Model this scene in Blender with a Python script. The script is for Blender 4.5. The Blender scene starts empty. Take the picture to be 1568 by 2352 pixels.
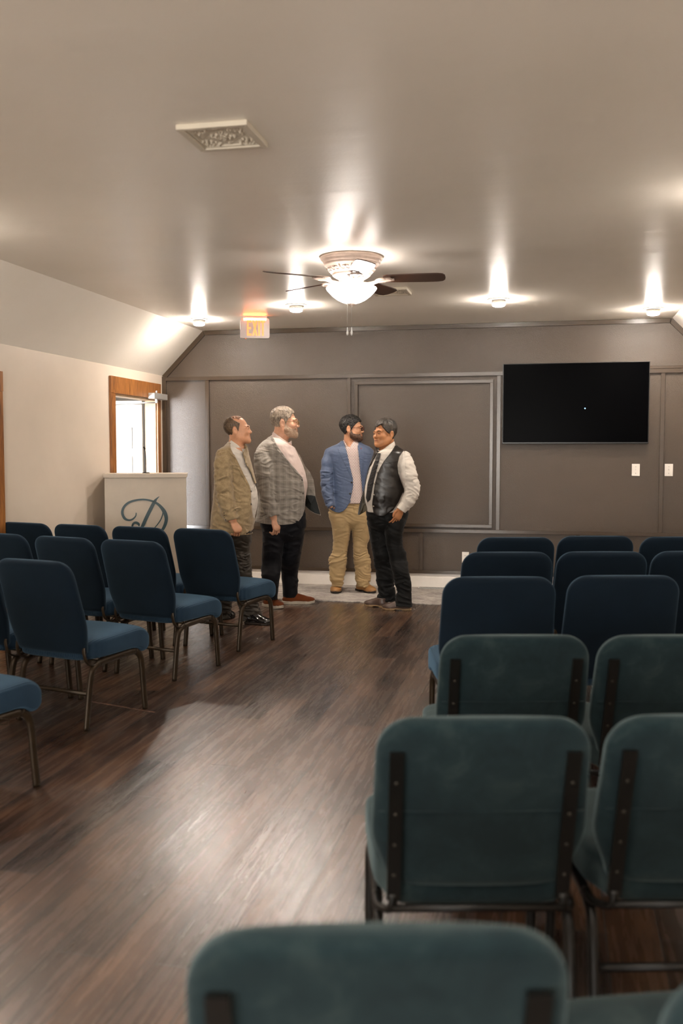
import bpy, bmesh, math, random
import numpy as np
from mathutils import Vector, Matrix

random.seed(7)
rng = np.random.default_rng(7)
SC = bpy.context.scene
COL = SC.collection
PI = math.pi

# ------------------------------------------------------------------ camera geometry
F_PX, PITCH, YAW, EYE = 2216.8, 0.0618, 0.2093, 1.43
CY, SY = math.cos(YAW), math.sin(YAW)
D, XL, ZC, ZB, XA, XC = 10.074, -4.153, 2.748, 2.271, -3.677, 1.188
XR = 1.664

def ray(px, py):
    r = (px - 784) / F_PX
    u = -(py - 1176) / F_PX
    fw = math.cos(PITCH) + u * math.sin(PITCH)
    up = u * math.cos(PITCH) - math.sin(PITCH)
    return (r * CY - fw * SY, r * SY + fw * CY, up)

def at_z(px, py, z):
    d = ray(px, py); t = (z - EYE) / d[2]
    return Vector((d[0] * t, d[1] * t, z))

def at_y(px, py, y):
    d = ray(px, py); t = y / d[1]
    return Vector((d[0] * t, y, EYE + d[2] * t))

def at_x(px, py, x):
    d = ray(px, py); t = x / d[0]
    return Vector((x, d[1] * t, EYE + d[2] * t))

# ------------------------------------------------------------------ object helpers
def link(o, parent=None):
    COL.objects.link(o)
    if parent is not None:
        o.parent = parent
    return o

def empty(name, loc=(0, 0, 0), rz=0.0):
    o = bpy.data.objects.new(name, None)
    o.empty_display_size = 0.1
    COL.objects.link(o)
    o.location = loc
    o.rotation_euler = (0, 0, rz)
    return o

def tag(o, label=None, cat=None, group=None, kind=None):
    if label: o['label'] = label
    if cat: o['category'] = cat
    if group: o['group'] = group
    if kind: o['kind'] = kind
    return o

def finish(name, bm, mat, parent=None, smooth=False, bevel=0.0, loc=None):
    bmesh.ops.recalc_face_normals(bm, faces=bm.faces[:])
    me = bpy.data.meshes.new(name)
    bm.to_mesh(me); bm.free()
    mats = mat if isinstance(mat, (list, tuple)) else [mat]
    for m in mats: me.materials.append(m)
    if smooth:
        for p in me.polygons: p.use_smooth = True
    o = bpy.data.objects.new(name, me)
    link(o, parent)
    if loc is not None: o.location = loc
    if bevel > 0:
        b = o.modifiers.new('bevel', 'BEVEL'); b.width = bevel; b.segments = 2; b.limit_method = 'ANGLE'
    return o

def box(bm, x0, x1, y0, y1, z0, z1, mi=0):
    vs = [bm.verts.new((x, y, z)) for x in (x0, x1) for y in (y0, y1) for z in (z0, z1)]
    for f in ((0, 1, 3, 2), (4, 6, 7, 5), (0, 4, 5, 1), (2, 3, 7, 6), (0, 2, 6, 4), (1, 5, 7, 3)):
        fc = bm.faces.new([vs[i] for i in f]); fc.material_index = mi

def box_obj(name, dims, mat, parent=None, bevel=0.0):
    bm = bmesh.new(); box(bm, *dims)
    return finish(name, bm, mat, parent, bevel=bevel)

def prism(bm, pts, axis, a0, a1, mi=0):
    """pts: 2D polygon; axis: 'x','y','z' extrusion axis"""
    def mk(p, a):
        if axis == 'y': return (p[0], a, p[1])
        if axis == 'x': return (a, p[0], p[1])
        return (p[0], p[1], a)
    A = [bm.verts.new(mk(p, a0)) for p in pts]
    B = [bm.verts.new(mk(p, a1)) for p in pts]
    n = len(pts)
    bm.faces.new(A).material_index = mi
    bm.faces.new(B[::-1]).material_index = mi
    for i in range(n):
        j = (i + 1) % n
        bm.faces.new((A[i], B[i], B[j], A[j])).material_index = mi

def catmull(pts, sub):
    pts = [np.array(p, float) for p in pts]
    n = len(pts); out = []
    for i in range(n - 1):
        p0 = pts[max(i - 1, 0)]; p1 = pts[i]; p2 = pts[i + 1]; p3 = pts[min(i + 2, n - 1)]
        for k in range(sub):
            t = k / sub
            out.append(0.5 * ((2 * p1) + (-p0 + p2) * t + (2 * p0 - 5 * p1 + 4 * p2 - p3) * t * t + (-p0 + 3 * p1 - 3 * p2 + p3) * t ** 3))
    out.append(pts[-1])
    return out

def tube(bm, pts, r, seg=10, flat=1.0, sub=0, caps=True, radii=None):
    """sweep; flat squashes the section along the second normal"""
    if sub: pts = catmull(pts, sub)
    P = [Vector(p) for p in pts]
    n = len(P); rings = []
    up = Vector((0, 0, 1))
    t0 = (P[1] - P[0]).normalized()
    nrm = t0.cross(up)
    if nrm.length < 1e-3: nrm = t0.cross(Vector((1, 0, 0)))
    nrm.normalize()
    for i in range(n):
        t = (P[min(i + 1, n - 1)] - P[max(i - 1, 0)]).normalized()
        nrm = (nrm - t * nrm.dot(t)).normalized()
        b = t.cross(nrm).normalized()
        rr = radii[i] if radii else r
        rings.append([bm.verts.new(P[i] + nrm * (rr * math.cos(2 * PI * k / seg)) + b * (rr * flat * math.sin(2 * PI * k / seg))) for k in range(seg)])
    for i in range(n - 1):
        for k in range(seg):
            k2 = (k + 1) % seg
            bm.faces.new((rings[i][k], rings[i][k2], rings[i + 1][k2], rings[i + 1][k]))
    if caps:
        bm.faces.new(rings[0][::-1]); bm.faces.new(rings[-1])

def tube_obj(name, pts, r, mat, parent=None, **kw):
    bm = bmesh.new(); tube(bm, pts, r, **kw)
    return finish(name, bm, mat, parent, smooth=True)

def lathe(bm, prof, seg=40, mi=0, cx=0, cy=0):
    """prof: [(r,z)...]"""
    rings = []
    for r, z in prof:
        if r < 1e-5: rings.append([bm.verts.new((cx, cy, z))])
        else: rings.append([bm.verts.new((cx + r * math.cos(2 * PI * k / seg), cy + r * math.sin(2 * PI * k / seg), z)) for k in range(seg)])
    for a, b in zip(rings, rings[1:]):
        for k in range(seg):
            k2 = (k + 1) % seg
            if len(a) == 1 and len(b) == 1: continue
            if len(a) == 1: f = bm.faces.new((a[0], b[k], b[k2]))
            elif len(b) == 1: f = bm.faces.new((a[k], a[k2], b[0]))
            else: f = bm.faces.new((a[k], a[k2], b[k2], b[k]))
            f.material_index = mi

def ring_loft(bm, rings, caps=True):
    """rings: list of lists of 3D points of equal length"""
    R = [[bm.verts.new(p) for p in ring] for ring in rings]
    m = len(R[0])
    for a, b in zip(R, R[1:]):
        for k in range(m):
            k2 = (k + 1) % m
            bm.faces.new((a[k], a[k2], b[k2], b[k]))
    if caps:
        bm.faces.new(R[0][::-1]); bm.faces.new(R[-1])

def superell(hw, hh, n, m=40):
    out = []
    for k in range(m):
        t = 2 * PI * k / m
        c, s = math.cos(t), math.sin(t)
        out.append((hw * math.copysign(abs(c) ** (2 / n), c), hh * math.copysign(abs(s) ** (2 / n), s)))
    return out

def dup(root):
    """a copy of a thing with copies of its parts and their sub-parts"""
    r = root.copy(); COL.objects.link(r)
    for ch in list(root.children):
        c = ch.copy(); COL.objects.link(c); c.parent = r
        for g in list(ch.children):
            d = g.copy(); COL.objects.link(d); d.parent = c
    return r

# ------------------------------------------------------------------ materials
def s2l(c):
    c = c / 255.0
    return c / 12.92 if c <= 0.04045 else ((c + 0.055) / 1.055) ** 2.4

def rgb(r, g, b): return (s2l(r), s2l(g), s2l(b), 1.0)

class NT:
    def __init__(self, name):
        self.m = bpy.data.materials.new(name); self.m.use_nodes = True
        self.t = self.m.node_tree; self.b = self.t.nodes['Principled BSDF']
        self.out = self.t.nodes['Material Output']
        self._co = None
    def n(self, typ, **kw):
        nd = self.t.nodes.new(typ)
        for k, v in kw.items():
            if k.startswith('i_'): nd.inputs[k[2:].replace('_', ' ')].default_value = v
            else: setattr(nd, k, v)
        return nd
    def l(self, a, b): self.t.links.new(a, b)
    def co(self):
        if self._co is None: self._co = self.n('ShaderNodeTexCoord').outputs['Object']
        return self._co
    def mapped(self, scale=(1, 1, 1), rot=(0, 0, 0), loc=(0, 0, 0)):
        mp = self.n('ShaderNodeMapping')
        mp.inputs['Scale'].default_value = scale; mp.inputs['Rotation'].default_value = rot; mp.inputs['Location'].default_value = loc
        self.l(self.co(), mp.inputs['Vector']); return mp.outputs['Vector']
    def noise(self, scale, detail=3, rough=0.5, vec=None, dist=0.0):
        nd = self.n('ShaderNodeTexNoise'); nd.inputs['Scale'].default_value = scale
        nd.inputs['Detail'].default_value = detail; nd.inputs['Roughness'].default_value = rough
        nd.inputs['Distortion'].default_value = dist
        self.l(vec if vec is not None else self.co(), nd.inputs['Vector']); return nd.outputs['Fac']
    def ramp(self, fac, stops):
        r = self.n('ShaderNodeValToRGB'); e = r.color_ramp.elements
        while len(e) > 1: e.remove(e[-1])
        e[0].position, e[0].color = stops[0]
        for p, c in stops[1:]:
            q = e.new(p); q.color = c
        self.l(fac, r.inputs['Fac']); return r.outputs['Color']
    def bump(self, h, strength, dist=0.002, prev=None):
        b = self.n('ShaderNodeBump'); b.inputs['Strength'].default_value = strength; b.inputs['Distance'].default_value = dist
        self.l(h, b.inputs['Height'])
        if prev is not None: self.l(prev, b.inputs['Normal'])
        self.l(b.outputs['Normal'], self.b.inputs['Normal']); return b.outputs['Normal']
    def math(self, op, a, b=None, c=None):
        m = self.n('ShaderNodeMath', operation=op)
        for i, v in enumerate((a, b, c)):
            if v is None: continue
            if isinstance(v, (int, float)): m.inputs[i].default_value = v
            else: self.l(v, m.inputs[i])
        return m.outputs[0]
    def mix(self, f, a, b, blend='MIX'):
        m = self.n('ShaderNodeMix', data_type='RGBA', blend_type=blend)
        if isinstance(f, (int, float)): m.inputs[0].default_value = f
        else: self.l(f, m.inputs[0])
        for i, v in ((6, a), (7, b)):
            if isinstance(v, tuple): m.inputs[i].default_value = v
            else: self.l(v, m.inputs[i])
        return m.outputs[2]

def mat(name, col, rough=0.5, metal=0.0, spec=0.5, var=0.0, vscale=8.0, bump=0.0, bscale=60.0, bdist=0.002, sheen=0.0, coat=0.0, emit=None, estr=0.0):
    t = NT(name); b = t.b
    b.inputs['Roughness'].default_value = rough; b.inputs['Metallic'].default_value = metal
    b.inputs['Specular IOR Level'].default_value = spec
    if sheen: b.inputs['Sheen Weight'].default_value = sheen; b.inputs['Sheen Roughness'].default_value = 0.4
    if coat: b.inputs['Coat Weight'].default_value = coat
    v = max(var, 0.04)
    fac = t.noise(vscale, 4, 0.6)
    lo = tuple(c * (1 - v) for c in col[:3]) + (1,); hi = tuple(min(1, c * (1 + v)) for c in col[:3]) + (1,)
    t.l(t.ramp(fac, [(0.3, lo), (0.7, hi)]), b.inputs['Base Color'])
    if bump > 0: t.bump(t.noise(bscale, 3, 0.55), bump, bdist)
    if emit is not None:
        b.inputs['Emission Color'].default_value = emit; b.inputs['Emission Strength'].default_value = estr
    return t.m

M = {}
def ceil_mat():
    t = NT('ceiling_paint'); b = t.b
    t.l(t.ramp(t.noise(1.5, 3), [(0.3, rgb(240, 234, 224)), (0.7, rgb(244, 238, 229))]), b.inputs['Base Color'])
    b.inputs['Roughness'].default_value = 0.36; b.inputs['Specular IOR Level'].default_value = 0.42
    n1 = t.bump(t.noise(1.0, 2, 0.5, t.mapped(scale=(0.7, 5, 1))), 0.28, 0.012)
    t.bump(t.noise(60, 2), 0.22, 0.003, n1)
    return t.m
M['ceiling'] = ceil_mat()
M['wall'] = mat('wall_paint', rgb(214, 201, 186), 0.45, spec=0.45, var=0.02, vscale=1.5, bump=0.12, bscale=90, bdist=0.003)
def wall_dark():
    t = NT('dark_wall_paint'); b = t.b
    c = t.ramp(t.noise(1.4, 3), [(0.3, rgb(68, 54, 41)), (0.7, rgb(73, 58, 44))])
    t.l(c, b.inputs['Base Color']); b.inputs['Roughness'].default_value = 0.40; b.inputs['Specular IOR Level'].default_value = 0.65
    n1 = t.bump(t.noise(165, 2, 0.5), 0.9, 0.0030)
    t.bump(t.noise(35, 2, 0.5), 0.25, 0.003, n1)
    return t.m
M['wall_dark'] = wall_dark()
M['batten'] = mat('batten_paint', rgb(68, 54, 41), 0.25, spec=0.6, var=0.05, vscale=5, bump=0.25, bscale=25, bdist=0.003)
M['white_trim'] = mat('white_trim', rgb(242, 236, 229), 0.35, bump=0.04, bscale=30)
M['white_plastic'] = mat('white_plastic', rgb(228, 222, 214), 0.35)
M['white_bright'] = mat('white_hall_paint', rgb(176, 173, 168), 0.5)
M['hall'] = mat('hall_paint', rgb(150, 142, 132), 0.6)
M['podium'] = mat('podium_paint', rgb(188, 175, 158), 0.42, var=0.02, bump=0.04, bscale=120)
M['logo'] = mat('teal_letter', rgb(6, 50, 56), 0.35)
M['black'] = mat('black_plastic', rgb(16, 16, 16), 0.4)
M['tv'] = mat('tv_screen_glass', rgb(2, 2, 3), 0.25, spec=0.015, var=0.01)
M['tv_frame'] = mat('tv_frame', rgb(13, 13, 14), 0.3)
M['led'] = mat('standby_light', rgb(90, 150, 230), 0.4, emit=rgb(110, 170, 255), estr=2.5)
M['silver'] = mat('closer_metal', rgb(190, 190, 188), 0.35, metal=0.6)
M['bronze'] = mat('bronze_tube', rgb(50, 39, 26), 0.34, metal=0.55, var=0.25, vscale=18)
M['black_metal'] = mat('black_steel', rgb(17, 16, 14), 0.4, metal=0.3)
M['bolt'] = mat('bolt_steel', rgb(60, 56, 50), 0.4, metal=0.7)

def wood_trim():
    t = NT('stained_pine_trim'); b = t.b
    v = t.mapped(scale=(7, 7, 0.9))
    n = t.noise(3.5, 6, 0.6, v, 1.6)
    v2 = t.mapped(scale=(1, 1, 1))
    k = t.noise(5, 2, 0.5, v2, 0.5)
    c = t.ramp(n, [(0.25, rgb(96, 54, 24)), (0.5, rgb(146, 92, 44)), (0.75, rgb(176, 120, 62))])
    c2 = t.mix(t.ramp(k, [(0.62, (0, 0, 0, 1)), (0.72, (0.7, 0.7, 0.7, 1))]), c, rgb(84, 46, 20))
    t.l(c2, b.inputs['Base Color']); b.inputs['Roughness'].default_value = 0.4
    t.bump(n, 0.12, 0.002)
    return t.m
M['wood'] = wood_trim()
M['raw_wood'] = mat('pine_jamb', rgb(190, 160, 124), 0.5, var=0.12, vscale=14)

def floor_mat():
    t = NT('dark_plank_floor'); b = t.b
    v = t.mapped(rot=(0, 0, PI / 2 + 0.012), scale=(1, 1, 1))
    br = t.n('ShaderNodeTexBrick')
    br.inputs['Scale'].default_value = 1.0; br.inputs['Brick Width'].default_value = 1.22; br.inputs['Row Height'].default_value = 0.155
    br.inputs['Mortar Size'].default_value = 0.0026; br.inputs['Mortar Smooth'].default_value = 0.3; br.inputs['Bias'].default_value = 0.0
    br.offset = 0.37; br.offset_frequency = 2; br.squash = 1.0
    br.inputs['Color1'].default_value = (0.0, 0.0, 0.0, 1); br.inputs['Color2'].default_value = (1, 1, 1, 1); br.inputs['Mortar'].default_value = (0.5, 0.5, 0.5, 1)
    t.l(v, br.inputs['Vector'])
    # per plank shade
    vs = t.mapped(rot=(0, 0, 0.012), scale=(16, 0.9, 1))
    grain = t.noise(2.0, 7, 0.68, vs, 0.25)
    vb = t.mapped(rot=(0, 0, 0.012), scale=(3.2, 0.8, 1))
    blot = t.noise(2.3, 5, 0.62, vb, 0.4)
    g = t.math('ADD', t.math('MULTIPLY', grain, 0.40), t.math('MULTIPLY', blot, 0.60))
    g2 = t.math('ADD', g, t.math('MULTIPLY', t.math('SUBTRACT', br.outputs['Color'], 0.5), 0.20))
    c = t.ramp(g2, [(0.30, rgb(28, 17, 11)), (0.45, rgb(54, 34, 22)), (0.57, rgb(80, 53, 35)), (0.72, rgb(108, 77, 53))])
    c2 = t.mix(br.outputs['Fac'], c, rgb(20, 12, 8))
    t.l(c2, b.inputs['Base Color'])
    rg = t.math('ADD', 0.17, t.math('MULTIPLY', grain, 0.20))
    t.l(rg, b.inputs['Roughness']); b.inputs['Specular IOR Level'].default_value = 0.6
    b.inputs['Coat Weight'].default_value = 1.0; b.inputs['Coat IOR'].default_value = 1.7
    t.l(t.math('ADD', t.math('MULTIPLY', br.outputs['Color'], 0.07), t.math('ADD', 0.18, t.math('MULTIPLY', grain, 0.2))), b.inputs['Coat Roughness'])
    n1 = t.bump(t.math('MULTIPLY', br.outputs['Fac'], -1.0), 0.8, 0.003)
    n2 = t.bump(grain, 0.5, 0.002, n1)
    n3 = t.bump(t.noise(9, 2, 0.5, t.mapped(scale=(1.4, 0.25, 1))), 0.22, 0.004, n2)
    t.l(n3, b.inputs['Coat Normal'])
    return t.m
M['floor'] = floor_mat()

def rug_mat():
    t = NT('grey_mottled_rug'); b = t.b
    v = t.mapped(scale=(5, 34, 1))
    n = t.noise(4, 8, 0.75, v, 0.6)
    v2 = t.mapped(scale=(2.2, 5, 1)); n2 = t.noise(2, 3, 0.6, v2)
    g = t.math('ADD', t.math('MULTIPLY', n, 0.75), t.math('MULTIPLY', n2, 0.25))
    c = t.ramp(g, [(0.38, rgb(92, 86, 84)), (0.47, rgb(150, 142, 137)), (0.56, rgb(196, 188, 180))])
    t.l(c, b.inputs['Base Color']); b.inputs['Roughness'].default_value = 0.95; b.inputs['Specular IOR Level'].default_value = 0.1
    t.bump(t.noise(220, 2), 0.6, 0.004)
    return t.m
M['rug'] = rug_mat()

def fabric(name, c0, c1, rough=0.9, sheen=0.5, ribs=False, weave=900, tint=None):
    t = NT(name); b = t.b
    n = t.noise(6, 4, 0.6)
    t.l(t.ramp(n, [(0.3, c0), (0.7, c1)]), b.inputs['Base Color'])
    b.inputs['Roughness'].default_value = rough; b.inputs['Specular IOR Level'].default_value = 0.2
    b.inputs['Sheen Weight'].default_value = sheen; b.inputs['Sheen Roughness'].default_value = 0.45
    b.inputs['Sheen Tint'].default_value = tint or rgb(120, 160, 190)
    nn = t.bump(t.noise(weave, 2), 0.35, 0.001)
    if ribs:
        w = t.n('ShaderNodeTexWave', wave_type='BANDS', bands_direction='X'); w.inputs['Scale'].default_value = 26; w.inputs['Distortion'].default_value = 0.4
        w.inputs['Detail'].default_value = 1
        t.l(t.co(), w.inputs['Vector'])
        t.bump(w.outputs['Fac'], 0.6, 0.003, nn)
    return t.m
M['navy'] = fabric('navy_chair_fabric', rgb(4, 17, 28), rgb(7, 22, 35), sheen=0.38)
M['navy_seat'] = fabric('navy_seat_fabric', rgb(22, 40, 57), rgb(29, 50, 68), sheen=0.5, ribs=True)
def velvet():
    t = NT('teal_velvet'); b = t.b
    n = t.noise(9, 6, 0.72, None, 0.5); n2 = t.noise(2.5, 3, 0.6)
    g = t.math('ADD', t.math('MULTIPLY', n, 0.6), t.math('MULTIPLY', n2, 0.4))
    t.l(t.ramp(g, [(0.40, rgb(9, 23, 28)), (0.5, rgb(18, 33, 37)), (0.59, rgb(35, 47, 48))]), b.inputs['Base Color'])
    b.inputs['Roughness'].default_value = 0.9; b.inputs['Specular IOR Level'].default_value = 0.15
    b.inputs['Sheen Weight'].default_value = 0.5; b.inputs['Sheen Roughness'].default_value = 0.5; b.inputs['Sheen Tint'].default_value = rgb(150, 170, 172)
    t.bump(t.noise(400, 2), 0.3, 0.001)
    return t.m
M['velvet'] = velvet()

# fan / lamp
M['fan_white'] = mat('antique_white_metal', rgb(196, 176, 164), 0.38, var=0.12, vscale=30, bump=0.2, bscale=80)
M['fan_wood'] = mat('walnut_blade', rgb(62, 36, 22), 0.35, var=0.2, vscale=6)
M['bowl'] = mat('frosted_glass_bowl', rgb(240, 236, 230), 0.5, emit=(1.0, 0.93, 0.86, 1), estr=1.0)
M['bulb'] = mat('lamp_lens', rgb(245, 240, 232), 0.5, emit=(1.0, 0.90, 0.79, 1), estr=1.0)
M['relief'] = mat('cream_tin_relief', rgb(212, 203, 186), 0.4, spec=0.6)
M['exit_body'] = mat('exit_housing', rgb(158, 148, 146), 0.45)
M['exit_glow'] = mat('exit_glow', rgb(240, 110, 60), 0.5, emit=(1.0, 0.22, 0.05, 1), estr=1.0)
M['exit_red'] = mat('exit_letter_glow', rgb(230, 84, 36), 0.5, emit=(1.0, 0.24, 0.06, 1), estr=1.0)
# ================================================================== THE ROOM
YB = -3.6      # the wall behind the camera
def struct(o): o['kind'] = 'structure'; return o
T = 0.12

# floor, ceiling
struct(box_obj('floor', (XL - T, XR + T, YB - T, D + T, -0.1, 0.0), M['floor']))
struct(box_obj('ceiling', (XA, XC, YB, D, ZC, ZC + 0.08), M['ceiling']))
# sloped sides of the ceiling
def slope(name, xa, za, xb, zb):
    bm = bmesh.new()
    nx, nz = (0.06, 0.06) if xb > xa else (-0.06, 0.06)
    prism(bm, [(xa, za), (xb, zb), (xb + nx, zb + nz), (xa + nx * 0.2, za + nz * 1.6)], 'y', YB, D)
    struct(finish(name, bm, M['ceiling']))
slope('ceiling_slope_left', XA, ZC, XL, ZB)
slope('ceiling_slope_right', XC, ZC, XR, ZB)
# back wall (solid gable shape)
bm = bmesh.new()
prism(bm, [(XL - T, 0), (XR + T, 0), (XR + T, ZB), (XC, ZC + 0.06), (XA, ZC + 0.06), (XL - T, ZB)], 'y', D, D + T)
struct(finish('wall_back', bm, M['wall_dark']))
FW = (-2.9, 0.5, 0.8, 2.25)
bm = bmesh.new()
prism(bm, [(XL - T, 0), (FW[0], 0), (FW[0], ZC + 0.06), (XA, ZC + 0.06), (XL - T, ZB)], 'y', YB - T, YB)
prism(bm, [(FW[1], 0), (XR + T, 0), (XR + T, ZB), (XC, ZC + 0.06), (FW[1], ZC + 0.06)], 'y', YB - T, YB)
box(bm, FW[0], FW[1], YB - T, YB, 0, FW[2]); box(bm, FW[0], FW[1], YB - T, YB, FW[3], ZC + 0.06)
struct(finish('wall_front', bm, M['wall']))
o = empty('added_fill_window', (0, YB, 0)); struct(o)  # unseen window invented in the front wall to hold the fill light
bm = bmesh.new()
for x in (FW[0], (FW[0] * 2 + FW[1]) / 3, (FW[0] + 2 * FW[1]) / 3, FW[1] - 0.05): box(bm, x, x + 0.05, -0.09, -0.03, FW[2], FW[3])
for z in (FW[2], FW[3] - 0.05): box(bm, FW[0], FW[1], -0.09, -0.03, z, z + 0.05)
finish('window_frame', bm, M['white_trim'], o)
struct(box_obj('wall_right', (XR, XR + T, YB, D, 0, ZB + 0.05), M['wall']))
# left wall with two doorways
DO0, DO1, DOZ = 8.822, 9.868, 2.006          # opening of the far doorway
SO0, SO1 = 5.80, 6.725                        # opening of the near doorway (its casing edge shows)
bm = bmesh.new()
box(bm, XL - T, XL, YB, SO0, 0, ZB + 0.05)
box(bm, XL - T, XL, SO0, SO1, DOZ, ZB + 0.05)
box(bm, XL - T, XL, SO1, DO0, 0, ZB + 0.05)
box(bm, XL - T, XL, DO0, DO1, DOZ, ZB + 0.05)
box(bm, XL - T, XL, DO1, D, 0, ZB + 0.05)
struct(finish('wall_left', bm, M['wall']))

# ---- casings (rough pine, stained)
def casing(n, y0, y1, ztop, w=0.10, head=0.165, near=None):
    o = empty('trim_%d' % n, (XL, (y0 + y1) / 2, 0)); struct(o)
    yc = (y0 + y1) / 2
    box_obj('casing_head', (0, 0.028, y0 - w - yc, y1 + w * 0.82 - yc, ztop, ztop + head), M['wood'], o, bevel=0.003)
    box_obj('casing_side', (0, 0.024, y0 - w - yc, y0 - yc, 0, ztop), M['wood'], o, bevel=0.003)
    box_obj('casing_side', (0, 0.024, y1 - yc, y1 + w * 0.82 - yc, 0, ztop), M['wood'], o, bevel=0.003)
    # jambs lining the opening
    box_obj('jamb', (-T, 0.004, y0 - yc, y0 + 0.02 - yc, 0, ztop), M['raw_wood'], o)
    box_obj('jamb', (-T, 0.004, y1 - 0.02 - yc, y1 - yc, 0, ztop), M['raw_wood'], o)
    box_obj('head_jamb', (-T, 0.004, y0 - yc, y1 - yc, ztop - 0.02, ztop), M['raw_wood'], o)
    return o
casing(1, DO0, DO1, DOZ)
casing(2, SO0, SO1, 1.90, w=0.11, head=0.155)

# ---- doors
def panel_door(name, w, h, mt):
    """leaf in local XZ, hinge at x=0, leaf towards -x, its seen face at y=-0.02"""
    o = empty(name); struct(o)
    bm = bmesh.new(); box(bm, -w, 0, -0.018, 0.018, 0.01, h)
    lf = finish('door_leaf', bm, mt, o)
    cols = ((-w + 0.11, -w / 2 - 0.045), (-w / 2 + 0.045, -0.11))
    rows = ((0.20, 0.66), (0.80, 1.18), (1.27, 1.55), (1.63, 1.86)) if h < 1.95 else ((0.18, 0.62), (0.76, 1.10), (1.16, 1.385), (1.47, 1.70))
    for a, b in cols:
        for c, d in rows:
            bm = bmesh.new()
            for ys in (-1, 1):
                e = 0.018
                yy = (-0.018 - 0.012, -0.018) if ys < 0 else (0.018, 0.030)
                box(bm, a, b, yy[0], yy[1], c, c + e); box(bm, a, b, yy[0], yy[1], d - e, d)
                box(bm, a, a + e, yy[0], yy[1], c + e, d - e); box(bm, b - e, b, yy[0], yy[1], c + e, d - e)
                yi = (-0.024, -0.018) if ys < 0 else (0.018, 0.024)
                box(bm, a + 0.045, b - 0.045, yi[0], yi[1], c + 0.045, d - 0.045)
            finish('door_panel', bm, mt, lf, bevel=0.003)
    return o
dr = panel_door('door_1', 0.92, 1.985, M['white_bright'])
dr.location = (XL - 0.135, DO1 - 0.05, 0.0); dr.rotation_euler = (0, 0, math.radians(7))
dr2 = panel_door('door_2', 0.90, 1.88, M['white_bright'])
dr2.location = (XL - 0.05, SO0 + 0.03, 0); dr2.rotation_euler = (0, 0, PI / 2 + PI); dr2.location = (XL - 0.06, SO0 + 0.01, 0)
# door closer: body on the head casing, arms to the open leaf
cl = empty('door_closer', (XL + 0.03, 9.79, 2.0))
tag(cl, 'silver door closer box mounted on the brown wood head of the open doorway', 'door closer')
box_obj('closer_body', (0, 0.075, -0.20, 0.16, -0.005, 0.058), M['silver'], cl, bevel=0.006)
bm = bmesh.new()
lathe(bm, [(0.0, 0.062), (0.012, 0.062), (0.012, 0.085), (0.0, 0.085)], 12, cx=0.04, cy=-0.07)
finish('spindle', bm, M['silver'], cl); bm = bmesh.new()
lathe(bm, [(0.0, -0.045), (0.016, -0.045), (0.016, -0.004), (0.0, -0.004)], 12, cx=0.04, cy=-0.07)
finish('spindle', bm, M['silver'], cl)
tube_obj('closer_arm', [(0.04, -0.07, -0.04), (-0.09, -0.16, -0.046), (-0.11, -0.10, -0.05)], 0.008, M['silver'], cl)
tube_obj('closer_arm', [(-0.11, -0.10, -0.055), (-0.55, -0.055, -0.065)], 0.007, M['silver'], cl)
box_obj('arm_bracket', (-0.60, -0.50, -0.065, -0.03, -0.105, -0.04), M['silver'], cl, bevel=0.004)

# ---- the lit hall beyond the doorways
HX = XL - 1.55
struct(box_obj('floor_hall', (HX - 0.1, XL - T, 2.5, 11.6, -0.1, -0.004), M['floor']))
struct(box_obj('ceiling_hall', (HX - 0.1, XL - T, 2.5, 11.6, 2.5, 2.58), M['hall']))
struct(box_obj('wall_hall_far', (HX - 0.1, XL - T, 11.5, 11.6, -0.1, 2.5), M['hall']))
struct(box_obj('wall_hall_near', (HX - 0.1, XL - T, 2.4, 2.5, -0.1, 2.5), M['hall']))
bm = bmesh.new()
WY0, WY1, WZ0, WZ1 = 3.1, 6.3, 0.25, 2.3
box(bm, HX - 0.1, HX, 2.5, WY0, -0.1, 2.5); box(bm, HX - 0.1, HX, WY1, 11.5, -0.1, 2.5)
box(bm, HX - 0.1, HX, WY0, WY1, -0.1, WZ0); box(bm, HX - 0.1, HX, WY0, WY1, WZ1, 2.5)
struct(finish('wall_hall_left', bm, M['hall']))
o = empty('window_1', (HX, 0, 0)); struct(o)
bm = bmesh.new()
for y in (WY0, (WY0 + WY1) / 2 - 0.02, WY1 - 0.04): box(bm, -0.07, -0.02, y, y + 0.04, WZ0, WZ1)
for z in (WZ0, (WZ0 + WZ1) / 2 - 0.02, WZ1 - 0.04): box(bm, -0.07, -0.02, WY0, WY1, z, z + 0.04)
finish('window_frame', bm, M['white_trim'], o)

# ---- baseboard (tall white, with a bead) along the back wall
bm = bmesh.new()
prism(bm, [(D, 0), (D - 0.016, 0), (D - 0.016, 0.115), (D - 0.013, 0.120), (D - 0.013, 0.130), (D - 0.007, 0.142), (D - 0.004, 0.158), (D, 0.158)], 'x', XL, XR)
struct(finish('baseboard_back', bm, M['white_trim']))
bm = bmesh.new(); box(bm, XL, XL + 0.014, YB, SO0 - 0.11, 0, 0.14); box(bm, XL, XL + 0.014, SO1 + 0.11, DO0 - 0.1, 0, 0.14)
struct(finish('baseboard_left', bm, M['white_trim']))
struct(box_obj('baseboard_right', (XR - 0.014, XR, YB, D - 0.016, 0, 0.14), M['white_trim']))

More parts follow.
